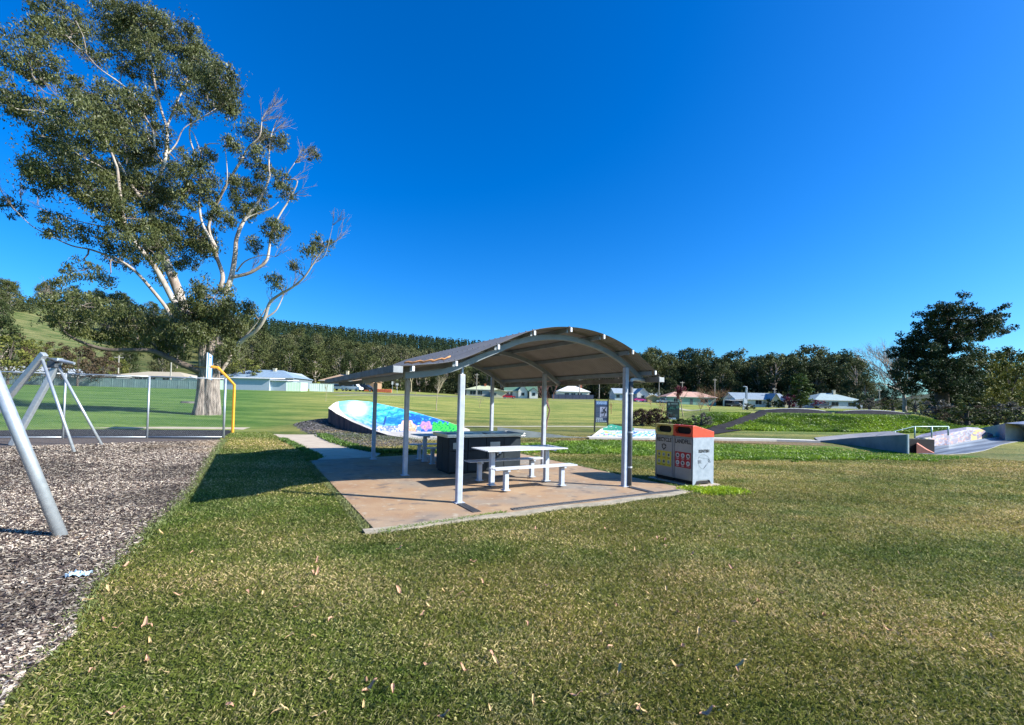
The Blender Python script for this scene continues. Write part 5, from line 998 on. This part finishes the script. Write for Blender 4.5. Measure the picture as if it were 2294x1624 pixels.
house('house','long cream house with a tan tiled roof behind the fence left of the big gum',250,412,104,white,roofm('tan',(.50,.42,.28)),2.5,1.25,'hip',9,wins=((.36,1.7,1.6,1.1),(.55,1.5,1.6,1.1),(.74,1.5,1.6,1.1)),doors=(.45,))
house('garden_shed','small white gable shed touching the big gum trunk, behind the fence',408,448,101,white,roofm('white',(.72,.72,.70)),1.9,.8,'gablefront',5,cat='shed')
house('house','blue-grey roofed house behind the corrugated shed, right of the big gum',488,655,116,wallm('blue_dark',(.16,.20,.24)),roofm('blue_grey',(.25,.34,.42)),2.9,2.2,'hip',11,chim=(.62,.3,cream))
corr = M_('corrugated_pale_blue',(.50,.58,.66),.5,.1,(.32,.37,.44),1.,stretch=(14,1,.01),var=.1)
house('corrugated_shed','pale blue corrugated shed with white fascia right of the big gum',498,602,100,corr,roofm('white',(.72,.72,.70)),2.55,.35,'flat',6,cat='shed')
house('lean_to','pale blue skillion end wall of the corrugated shed, stepping down to the right',603,640,100.5,bluew,roofm('white',(.72,.72,.70)),2.2,.3,'flat',5,cat='shed')
house('house','white gable cottage end with grey roof above the mint fence',618,664,122,white,roofm('grey',(.36,.40,.42)),2.9,1.5,'gablefront',8,wins=((.7,.9,1.5,1.2),))
house('house','brown brick house with tan hip roof and tall cream chimney, above the parked cars',716,835,138,brickw,roofm('tan2',(.45,.30,.18)),2.6,2.2,'hip',9,chim=(.42,.9,cream),wins=((.2,1.6,1.5,1.1),(.8,1.6,1.5,1.1)))
house('house','low house with pale yellow-green hip roof and shaded carport',1044,1118,172,wallm('dim_white',(.42,.42,.38)),roofm('yellow_green',(.52,.55,.34)),2.7,1.6,'hip',9,chim=(.55,.6,brick),wins=((.2,2.2,1.4,1.5),(.42,1.6,1.4,1.5),(.8,1.6,1.6,1.2)))
house('house','small cream cottage left of the dark green roofed cottage',1098,1134,166,cream,roofm('cream',(.60,.55,.42)),2.3,.8,'gablefront',7,wins=((.3,1.,1.3,1.),))
house('house','white weatherboard cottage with dark green roof and two front gables',1131,1202,168,white,roofm('dark_green',(.10,.20,.13)),2.9,2.0,'gable',9,chim=(.93,.9,brick),wins=((.08,.8,1.5,1.3),(.2,.8,1.5,1.3)),front=((.42,.70,2.9,2.1,2.2,white),(.76,1.02,2.5,1.4,3.4,white)))
house('house','long white house with bright white hip roof behind a navy fence',1248,1320,172,white,roofm('bright_white',(.78,.78,.76)),2.8,2.2,'hip',9,chim=(.78,.5,brick),wins=((.3,1.6,1.6,1.1),(.5,1.6,1.6,1.1),(.7,1.6,1.6,1.1)))
house('house','pale blue cottage with grey gabled roof left of the yellow shed',1377,1449,165,bluew,roofm('slate_grey',(.34,.40,.44)),2.9,1.7,'gable',9,wins=((.1,1.2,1.6,1.2),),front=((.62,.98,2.8,1.8,3.2,white),))
house('garden_shed','squat yellow shed with rounded roof in the field row',1451,1474,160,wallm('yellow',(.60,.46,.17)),roofm('yellow_r',(.62,.50,.22)),1.9,.8,'gablefront',5,cat='shed')
house('garage','grey garage behind the yellow shed',1460,1484,175,wallm('shade_grey',(.20,.21,.21)),roofm('slate_grey',(.34,.40,.44)),2.4,1.2,'gable',7,cat='garage')
house('house','sea-green house with pink-tan hip roof between the maroon tree and orange shrub',1494,1604,155,greenw,roofm('pink_tan',(.60,.36,.26)),2.7,1.9,'hip',9,wins=((.18,1.4,1.5,1.2),(.76,2.6,1.5,1.3)),doors=(.5,))
house('house','white house with long blue-grey gable roof and cream gabled wings behind the totem',1648,1762,150,white,roofm('steel_blue',(.26,.32,.37)),2.7,2.0,'gable',9,wins=((.08,2.0,1.5,1.3),(.45,2.0,1.5,1.3),),front=((.64,.80,2.6,1.9,2.,cream),(.88,1.04,2.3,1.3,2.6,cream)),chim=(.9,.6,M_('flue_dark',(.08,.08,.09),.5)))
house('house','pale house with wide grey-green hip roof left of the bare tree',1826,1932,142,bluew,roofm('grey_green',(.33,.42,.41)),2.6,2.3,'hip',11,wins=((.42,2.2,1.4,1.2),(.78,2.4,1.4,1.2)),chim=(.62,.9,cream))
# fences
def fence(name,label,pts,hgt,m,step,mp=None,cat='fence'):
    P = [np.array(at(px,Y)) for px,Y in pts]; t = thing(name,label,cat,(P[0][0],P[0][1],0)); o = P[0]
    for a,c in zip(P[:-1],P[1:]):
        L = np.linalg.norm(c-a); n = max(1,int(round(L/step))); an = math.atan2(*(c-a)[::-1])
        for i in range(n):
            m_ = a+(c-a)*(i+.5)/n; z = h1(*m_); b = B(); w = L/n
            k = 10; V = []
            for j in range(k+1): x = -w/2+.03+(w-.06)*j/k; y = .02*(j%2); V += [(x,y,-.3),(x,y,hgt)]
            T = Matrix.Translation((m_[0]-o[0],m_[1]-o[1],z+.03*math.sin(i*1.9))) @ Matrix.Rotation(an,4,'Z'); b.add([T @ Vector(v) for v in V],[(2*j,2*j+2,2*j+3,2*j+1) for j in range(k)])
            q = B(); q.box((w/2,0,hgt/2-.1),(.07,.07,hgt+.15)); b.add([T @ Vector(v) for v in q.v],q.f); q = B(); q.box((0,.01,hgt),(w,.05,.05)); b.add([T @ Vector(v) for v in q.v],q.f)
            b.obj('fence_panel', m, t)
    return t
fence('boundary_fence','long grey-green steel sheet fence across the lawn left of the big gum',[(-60,93),(120,94),(300,95),(447,96)],1.78,M_('fence_greygreen',(.20,.29,.27),.6,0,(.15,.22,.21),.8),2.35)
fence('boundary_fence','short mint-green steel fence just right of the big gum trunk',[(487,97),(499,97.5)],2.0,mint,2.4)
fence('boundary_fence','mint-green steel fence right of the corrugated shed',[(640,99),(672,100),(688,102)],1.9,mint,2.4)
fence('boundary_fence','pale mint fence ending in a blue-striped bay before the parked cars',[(692,103),(716,103.5),(746,104)],1.75,M_('mint_pale',(.60,.70,.62),.6,0,(.50,.60,.54),.8),2.4)
fence('boundary_fence','navy steel fence in front of the white-roofed house',[(1236,166),(1330,167)],1.6,M_('fence_navy',(.035,.05,.10),.6),2.5)
# roadside bits
def rel(px,Y): X,Y = at(px,Y); return X,Y,h1(X,Y)
X,Y,Z = rel(846,122); t = thing('barrier_wall','low orange-red barrier beside the car park','barrier',(X,Y,Z)); 
for i in range(-3,4): b = B(); b.bb(i*1.05-.5,i*1.05+.5,-.2,.2,-.1,.75); b.box((i*1.05,0,.78),(.9,.2,.1)); b.obj('barrier_block', M_('barrier_orange',(.62,.16,.07),.6,0,(.50,.12,.05),3), t, bevel=.05)
for px,Y,lb in ((878,128,'taller white-faced road sign beside the orange barrier'),(889,128,'smaller white-faced road sign, right of its taller neighbour')):
    X,Y,Z = rel(px,Y); t = thing('road_sign',lb,'sign',(X,Y,Z)); hh = 2.7 if px == 878 else 2.4; b = B(); b.tube([(0,0,-.1),(0,0,hh)],.05,8); b.obj('sign_post', steel, t)
    b = B(); b.box((0,-.07,hh),(.5 if px == 878 else .7,.03,.9 if px == 878 else .55)); b.obj('sign_plate', trimM, t, bevel=.01)
X,Y,Z = rel(903,130)
timb = M_('pale_timber',(.50,.38,.20),.8,0,(.38,.28,.14),5)
X,Y,Z = rel(921,118); t = thing('timber_guard','pale timber tree guard round the roadside young tree','tree guard',(X,Y,Z)); 
for s in (-1.1,1.1): b = B(); b.box((s,0,.35),(.16,.16,.9)); b.obj('guard_post', timb, t)
b = B(); b.box((0,0,.72),(2.4,.14,.14)); b.obj('guard_rail', timb, t)
X,Y,Z = rel(1026,150); t = thing('timber_table','pale timber picnic setting at the roadside left of the nearest post','picnic table',(X,Y,Z)); b = B(); b.box((0,0,.78),(2.2,.9,.1)); b.obj('table_top', timb, t)
for s in (-.8,.8): b = B(); b.box((s,0,.38),(.12,.8,.76)); b.obj('leg', timb, t)
X,Y,Z = rel(1394+68,92); 
X,Y,Z = rel(1368+52,108)
# power poles
for i,(px,Y,hgt,lb) in enumerate(((262,104,7,'thin timber power pole above the tan-roofed house'),(380,96,6.5,'green-tinted thin pole behind the fence left of the big gum'),(850,150,8,'power pole above the cottage and the parked cars'),(1067,170,8.5,'power pole in front of the yellow-green roofed house'),(1298,170,9,'power pole beside the white-roofed house'),(1342,175,10,'dark power pole behind the skate park sign'),(1476,172,10,'tall power pole behind the yellow shed'),(1528,160,8,'pole behind the maroon tree'),(1601,158,9.5,'pole rising from the orange-twigged shrub'),(1735,152,6.5,'short pole behind the grey-roofed house'),(1970,130,6,'pale pole left of the bare tree'))):
    X,Y,Z = rel(px,Y); t = thing('power_pole',lb,'power pole',(X,Y,Z),.3,'power poles along the streets'); b = B(); b.tube([(0,0,-.2),(0,0,hgt)],[.17,.12],8); b.obj('pole', M_('pole_timber',(.36,.34,.29),.9,0,(.25,.23,.2),3), t)
    b = B(); b.box((0,0,hgt-.5),(1.7,.1,.12)); [b.box((x,0,hgt-.38),(.07,.07,.14)) for x in (-.75,-.3,.3,.75)]; b.obj('crossarm', M_('pole_timber',(.36,.34,.29),.9), t)
# ------------------------------------------------------------------ vehicles
tyreM = M_('tyre',(.02,.02,.02),.9); rimM = M_('rim',(.45,.46,.48),.35,.6)
def car(px,Y,rz,col,kind,name,label,dz=0):
    X,Y,Z = rel(px,Y); t = thing(name,label,'car' if kind != 'ute' else 'pickup',(X,Y,Z+dz),rad(rz)); pm = M_('car_paint_%d'%int(1000*sum(col)),col,.3,.1,tuple(c*.95 for c in col),1.)
    if kind == 'van': prof = [(-2.4,.4),(-2.45,1.1),(-2.35,1.95),(-2.1,2.05),(.7,2.05),(1.05,1.95),(1.75,1.2),(2.35,1.0),(2.45,.75),(2.4,.4)]; gl = [(-2.0,1.25,.55,1.85),(.65,1.25,1.5,1.85)]
    elif kind == 'ute': prof = [(-2.5,.5),(-2.5,1.05),(-.6,1.05),(-.5,1.7),(-.2,1.78),(.8,1.75),(1.45,1.15),(2.3,1.0),(2.45,.8),(2.4,.45)]; gl = [(-.35,1.15,1.3,1.68)]
    elif kind == 'suv': prof = [(-2.25,.45),(-2.35,1.0),(-2.15,1.65),(-1.8,1.75),(.4,1.72),(1.2,1.1),(2.1,.95),(2.3,.7),(2.25,.42)]; gl = [(-2.0,1.1,1.0,1.62)]
    else: prof = [(-2.1,.4),(-2.15,.9),(-1.6,1.05),(-1.1,1.42),(.2,1.42),(.95,.98),(1.9,.82),(2.1,.6),(2.05,.38)]; gl = [(-1.35,1.0,.75,1.35)]
    b = B(); n = len(prof); V = []
    for k,(y,s) in enumerate(((-.86,.0),(-.90,.08),(.90,.08),(.86,.0))):
        for x,z in prof: V.append((x*(1 if s else .985), y*(1 if z < 1.15 else .84), z if s else z-.0))
    b.add(V,[tuple(range(n)),tuple(range(4*n-1,3*n-1,-1))]+[(r*n+i,(r+1)*n+i,(r+1)*n+(i+1)%n,r*n+(i+1)%n) for r in range(3) for i in range(n)]); bo = b.obj('body', pm, t, False, .03)
    for x0,z0,x1,z1 in gl:
        for s in (-1,1): b = B(); b.add([(x0,s*.905,z0),(x1,s*.905,z0),(x1-.42,s*.79,z1),(x0+.25,s*.79,z1)],[(0,1,2,3) if s < 0 else (3,2,1,0)]); b.obj('side_window', glassM, bo)
    xs_ = gl[-1][2]; zt = gl[-1][3]; b = B(); b.add([(xs_+.06,-.74,gl[-1][1]+.02),(xs_+.06,.74,gl[-1][1]+.02),(xs_-.42,.68,zt+.02),(xs_-.42,-.68,zt+.02)],[(0,1,2,3)]); b.obj('windscreen', glassM, bo)
    for x in (-1.4,1.45):
        for s in (-1,1):
            b = B(); b.tube([(x,s*.72,.34),(x,s*.93,.34)],.34,16); w = b.obj('wheel', tyreM, t); b = B(); b.tube([(x,s*.93,.34),(x,s*.945,.34)],.2,12); b.obj('rim', rimM, w)
    for s in (-.62,.62): b = B(); b.box((2.2 if kind != 'car' else 2.0,s,.78 if kind != 'car' else .68),(.12,.32,.14)); b.obj('headlight', M_('lamp_glass',(.7,.72,.7),.2), t); 
    return t
car(760,118,-12,(.62,.64,.66),'suv','parked_car','white four-wheel-drive parked at the end of the mint fence')
car(790,117,-14,(.66,.67,.68),'van','parked_van','white van parked between the white and the dark four-wheel-drives')
car(820,119,-10,(.03,.035,.045),'suv','parked_car','dark blue-black four-wheel-drive parked beside the white van')
car(1140,150,4,(.45,.015,.03),'car','parked_car','red car parked in front of the green-roofed cottage')
car(1433,157,8,(.50,.04,.22),'car','parked_car','pink-red car parked before the grey gabled cottage',0)
car(1488,152,170,(.50,.52,.53),'ute','parked_truck','silver truck parked between the yellow shed and the sea-green house')
car(1508,156,0,(.62,.66,.68),'car','parked_car','small white car behind the maroon tree')
car(1646,146,0,(.04,.045,.05),'ute','parked_truck','dark pickup under the white carport at the grey-roofed house')
car(1843,136,0,(.12,.13,.14),'car','parked_car','dark car beside the pinkish shrub of the hip-roofed house')
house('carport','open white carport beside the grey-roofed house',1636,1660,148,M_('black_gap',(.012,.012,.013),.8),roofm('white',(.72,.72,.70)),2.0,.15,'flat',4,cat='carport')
# low concrete slab lying on the left lawn
X,Y = hit(432,903)[:2]; t = thing('stone_slab','flat grey stone half sunk in the lawn left of the big gum','stone',(X-.2,Y,h1(X,Y))); b = B(); n=14; V=[(1.0*math.cos(a)*random.uniform(.85,1.1),.55*math.sin(a)*random.uniform(.8,1.1),.16) for a in np.linspace(0,6.28,n,endpoint=False)]; b.add(V+[(x*1.15,y*1.2,-.1) for x,y,z in V],[tuple(range(n))]+[((i+1)%n,i,n+i,n+(i+1)%n) for i in range(n)]); b.obj('stone_body', M_('stone_grey',(.22,.20,.19),.9,0,(.12,.11,.10),5,bump=.5,bscale=8), t)
# ================================================================== loose ground cover
def sample(n, a0, a1, r0, r1, pw=1.0, rs=None):
    """random points in a wedge, density falling as r^-pw"""
    u_ = rs.rand(n); e = 2-pw; r = (r0**e+u_*(r1**e-r0**e))**(1/e); a = np.radians(rs.uniform(a0,a1,n)); return r*np.sin(a), r*np.cos(a), r
def blades(X,Y,R,rs,hmin,hmax,wk,lean,cols,Z=None,wmin=.0035):
    n = len(X); yaw = rs.uniform(0,2*np.pi,n); h = rs.uniform(hmin,hmax,n)*(1+.02*R); w = np.maximum(wmin,wk*R)*rs.uniform(.7,1.3,n); ln = rs.uniform(.2,lean,n)*h; la = rs.uniform(0,2*np.pi,n); z = H(X,Y) if Z is None else Z
    dx,dy = np.cos(yaw)*w/2,np.sin(yaw)*w/2; lx,ly = np.cos(la)*ln,np.sin(la)*ln
    V = np.stack([np.stack([X-dx,Y-dy,z-.005],1),np.stack([X+dx,Y+dy,z-.005],1),np.stack([X+dx*.7+lx*.4,Y+dy*.7+ly*.4,z+h*.6],1),np.stack([X+lx,Y+ly,z+h*.9],1)],1).reshape(-1,3)
    return V, np.arange(n*4).reshape(-1,4), np.repeat(cols,4,0)
gs = np.random.RandomState(77)
X,Y,R = sample(1080000,-56,64,1.7,24,1.30,gs)
k = ~(hard(X,Y)|inpoly(X,Y,mulchP+0.0)); 
edge = vnoise(X*6,Y*6,4); k = ~(hard(X,Y)|inpoly(X+.22*(vnoise(X*3,Y*3,12)-.5)+.10*(edge-.5),Y+.25*(vnoise(X*4,Y*4,6)-.5),mulchP)); 
k &= ~inpoly(X,Y,np.array([sh(-1.72,-1.04),sh(3.4,-1.04),sh(4.72,-.8),sh(4.75,6.),sh(-1.6,6.)]))|(gs.rand(len(X)) < .07)
k &= ~hard(X,Y)
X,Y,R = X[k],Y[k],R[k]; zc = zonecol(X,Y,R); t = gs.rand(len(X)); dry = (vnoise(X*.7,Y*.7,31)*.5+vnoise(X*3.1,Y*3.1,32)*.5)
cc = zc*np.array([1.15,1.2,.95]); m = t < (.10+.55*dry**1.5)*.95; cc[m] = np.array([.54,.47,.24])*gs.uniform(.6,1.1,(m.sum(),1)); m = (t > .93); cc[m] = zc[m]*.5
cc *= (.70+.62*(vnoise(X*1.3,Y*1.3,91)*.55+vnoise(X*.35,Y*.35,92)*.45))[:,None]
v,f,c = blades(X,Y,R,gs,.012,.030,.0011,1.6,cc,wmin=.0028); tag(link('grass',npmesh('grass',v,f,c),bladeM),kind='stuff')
# rank weeds: swale beyond the shelter, faces of the berm, slab edges
X,Y,R = sample(200000,0,45,13,21,1.,gs); j = vnoise(X*1.7,Y*1.7,8)*1.4-.7; k = inpoly(X,Y+j,lushP)&~hard(X,Y); X,Y,R = X[k],Y[k],R[k]; cl = vnoise(X*1.1,Y*1.1,3)[:,None]; cc = np.array([.08,.17,.012])*(1-cl)+np.array([.26,.38,.03])*cl; cc = cc*gs.uniform(.6,1.35,(len(X),1))
k = vnoise(X*2.3,Y*2.3,55)+.5*gs.rand(len(X)) > .45; X,Y,R,cc = X[k],Y[k],R[k],cc[k]
P1_ = blades(X,Y,R,gs,.02,.085,.0022,1.1,cc)
X,Y,R = sample(430000,19.5,47.5,31,58,1.,gs); k = (Y > 31.2)&(Y < 39.6)&(vnoise(X*.9,Y*1.3,71)+.4*gs.rand(len(X)) > .42); X,Y,R = X[k],Y[k],R[k]; px,py = proj(np.stack([X,Y,H(X,Y)],1)); path_ = np.array([(1560,978),(1600,972),(1655,955),(1700,940),(1735,924),(1690,924),(1640,944),(1570,966)]); k = ~inpoly(px,py,path_); X,Y,R = X[k],Y[k],R[k]; cl = vnoise(X*.8,Y*.8,13)[:,None]; cc = np.array([.045,.12,.010])*(1-cl)+np.array([.30,.43,.03])*cl; cc = cc*gs.uniform(.5,1.3,(len(X),1)); hv = vnoise(X*.6,Y*.6,2)
P2_ = blades(X,Y,R,gs,.035,.13,.0016,1.3,cc)
def fringe(P, n, wd, hh, c0, c1, seed):
    rs = np.random.RandomState(seed); P = np.array(P); L = np.linalg.norm(P[1:]-P[:-1],axis=1); s = rs.rand(n)*L.sum(); cs = np.concatenate([[0],np.cumsum(L)]); i = np.clip(np.searchsorted(cs,s)-1,0,len(L)-1); u_ = ((s-cs[i])/L[i])[:,None]; q = P[i]+(P[i+1]-P[i])*u_+rs.normal(size=(n,2))*wd; cl = rs.rand(n,1); return blades(q[:,0],q[:,1],np.hypot(q[:,0],q[:,1]),rs,hh*.4,hh,.0013,1.1,np.array(c0)*(1-cl)+np.array(c1)*cl)
fr = [fringe([sh(-1.62,-.8),sh(-1.62,6.)],5000,.03,.045,(.12,.15,.04),(.28,.29,.11),1),fringe([sh(-1.5,-1.05),sh(.4,-.84)],2600,.03,.05,(.10,.19,.02),(.22,.32,.04),2),fringe([sh(-1.6,-1.0),sh(4.6,-1.05)],3000,.04,.04,(.12,.16,.04),(.25,.26,.10),5),fringe([sh(4.72,-.3),sh(4.7,2.),sh(4.7,5.8)],6000,.04,.06,(.10,.15,.03),(.25,.29,.09),3),fringe([g(1545,1098)[:2],g(1600,1104)[:2],g(1640,1100)[:2]],6000,.12,.08,(.16,.28,.01),(.45,.55,.03),4),fringe(list(mulchP[:14]),9000,.06,.045,(.12,.16,.04),(.24,.27,.10),6),fringe([sh(-1.62,6.1),g(714,1026)[:2],g(672,1004)[:2],g(632,984)[:2]],5000,.06,.08,(.05,.12,.015),(.15,.24,.04),7),fringe([g(720,977)[:2],g(748,990)[:2],g(798,1005)[:2],g(857,1015)[:2],sh(2.8,6.7)],7000,.08,.12,(.05,.12,.015),(.15,.24,.04),8)]
v,f,c = merge([P1_,P2_]+fr); tag(link('weeds',npmesh('weeds',v,f,c),M_('weed_blades',(0,0,0),.5,attr=True,var=.3,scale=2.,trans=.3)),kind='stuff')
# bark chips
def chips(X,Y,R,rs,z,L0,cols,k=.0026):
    n = len(X); a = rs.uniform(0,np.pi,n); l = np.maximum(rs.uniform(.6,1.5,n)*L0,k*R*1.6); w = np.maximum(l*rs.uniform(.16,.4,n),k*R*.55); n3 = rs.normal(size=(n,3))*[.35,.35,0]+[0,0,1]; n3 /= np.linalg.norm(n3,axis=1)[:,None]
    d = np.stack([np.cos(a),np.sin(a),np.zeros(n)],1); d -= n3*(d*n3).sum(1)[:,None]; e = np.cross(n3,d); P = np.stack([X,Y,z+rs.rand(n)*.02],1); dl = d*(l/2)[:,None]; ew = e*(w/2)[:,None]
    V = np.stack([P-dl-ew*.6,P-dl*.2-ew,P+dl*.8-ew*.7,P+dl+ew*.3,P+dl*.1+ew,P-dl*.9+ew*.8],1).reshape(-1,3); return V, np.arange(n*6).reshape(-1,6), np.repeat(cols,6,0)
X,Y,R = sample(560000,-64,-10,1.7,20,1.2,gs); k = inpoly(X-.12*(vnoise(X*5,Y*5,3)-.5),Y,mulchP); X,Y,R = X[k],Y[k],R[k]; t = gs.rand(len(X))[:,None]; pn = vnoise(X*.55,Y*.8,9)*.6+vnoise(X*2,Y*2,19)*.4
cc = np.where(t < .36, np.array([[.055,.036,.030]]), np.where(t < .66, np.array([[.20,.15,.112]]), np.array([[.47,.40,.31]])))*gs.uniform(.7,1.25,(len(X),1)); cc *= (.62+.75*sstep(.25,.7,pn))[:,None]
sandy = sstep(.5,.75,vnoise(X*.5,Y*.9,41))*sstep(12,15,Y)*sstep(-13,-9,X); cc = cc*(1-.6*sandy[:,None])+np.array([.48,.34,.20])*.6*sandy[:,None]
v,f,c = chips(X,Y,R,gs,.010,.040,cc,.0019); tag(link('bark_chips',npmesh('bark_chips',v,f,c),M_('bark_chip',(0,0,0),.85,attr=True,var=.2,scale=30)),kind='stuff')
n = 26000; bbx0 = gravelP.min(0); bbx1 = gravelP.max(0); X = gs.uniform(bbx0[0],bbx1[0],n); Y = gs.uniform(bbx0[1],bbx1[1],n); k = inpoly(X,Y,gravelP); X,Y = X[k],Y[k]; cc = np.array([.16,.15,.145])*gs.uniform(.25,1.5,(len(X),1)); v,f,c = chips(X,Y,np.hypot(X,Y),gs,H(X,Y)+.005,.07,cc); tag(link('gravel',npmesh('gravel',v,f,c),MATS['bark_chip']),kind='stuff')
# fallen leaves, each its own
lp = [(1233,1317),(1226,1312),(1300,1190),(1490,1225),(1493,1323),(1742,1283),(1112,1485),(1518,1372),(1367,1453),(1055,1660),(820,1527),(829,1540),(815,1583),(960,1448),(705,1430),(665,1360),(711,1283),(555,1330),(400,1333),(330,1480),(1515,1490),(1645,1398),(1990,1412),(1040,1500),(1100,1590),(895,1325),(960,1350),(1005,1372),(740,1392),(1585,1600),(475,1262),(1660,1492),(1455,1330),(960,1360),(1500,1290),(690,1210),(1437,1158),(1200,1185),(640,1290),(280,1268),(430,1240),(1345,1420),(1530,1450),(700,1285),(850,1280),(1180,1400),(1290,1560),(620,1600),(230,1390),(540,1190)]
lr = random.Random(9); leafmats = [M_('dry_leaf_pink',(.60,.36,.24),.95,0,(.45,.25,.15),30,spec=.05),M_('dry_leaf_tan',(.62,.46,.24),.95,0,(.48,.33,.16),30,spec=.05),M_('dry_leaf_brown',(.30,.17,.09),.8,0,(.2,.11,.06),30)]
lvm = []
for k in range(6):
    b = B(); L = lr.uniform(.06,.095); wd = L*lr.uniform(.13,.22); cu_ = lr.uniform(-.3,.3); n = 9; V = []
    for i in range(n): s = i/(n-1); w = wd*math.sin(math.pi*min(1,s*.93+.06))**.8; zz = .012+.02*math.sin(math.pi*s*1.2+k)+.006*math.sin(s*9); x = (s-.5)*L; y = cu_*L*(s-.5)**2; V += [(x,y-w,zz+.008),(x,y,zz),(x,y+w,zz+.008)]
    me = bpy.data.meshes.new('fallen_leaf'); me.from_pydata(V,[],[(i*3+j,i*3+3+j,i*3+4+j,i*3+j+1) for i in range(n-1) for j in (0,1)]); me.materials.append(leafmats[(0,1,0,1,0,1)[k]]); lvm.append(me)
while len(lp) < 120: lp.append((lr.uniform(150,2250),1180+430*lr.random()**1.1))
for x,y in lp:
    p = g(x,y,.02)
    if inpoly(np.array([p[0]]),np.array([p[1]]),slabP)[0]: continue
    o = bpy.data.objects.new('fallen_leaf', lr.choice(lvm)); COL.objects.link(o); o.location = (p[0],p[1],.022); o.rotation_euler = (lr.uniform(-.3,.3),lr.uniform(-.3,.3),lr.uniform(0,6.28)); k = lr.uniform(.55,.95)*(1+.03*p[1]); o.scale = (k,k,k); tag(o,'dry curled gum leaf lying on the mown lawn','leaf','fallen gum leaves on the lawn')
p = g(176,1291,.02); b = B(); lr2 = random.Random(2); V = []; nn = 9
for i in range(nn):
    for j in range(5): V.append(((i-4)*.022+lr2.uniform(-.008,.008),(j-2)*.02+lr2.uniform(-.01,.01),.01+.05*abs(math.sin(i*1.3+j*2.1))*lr2.uniform(.3,1)))
b.add(V,[(i*5+j,i*5+5+j,i*5+6+j,i*5+j+1) for i in range(nn-1) for j in range(4)]); o = b.obj('litter', M_('litter_blue',(.50,.64,.74),.5,0,(.35,.50,.62),40)); o.location = (p[0],p[1],.015); o.rotation_euler = (0,0,.3); m = o.modifiers.new('t','SOLIDIFY'); m.thickness = .002; tag(o,'crumpled pale blue scrap of plastic litter on the bark chips','litter')
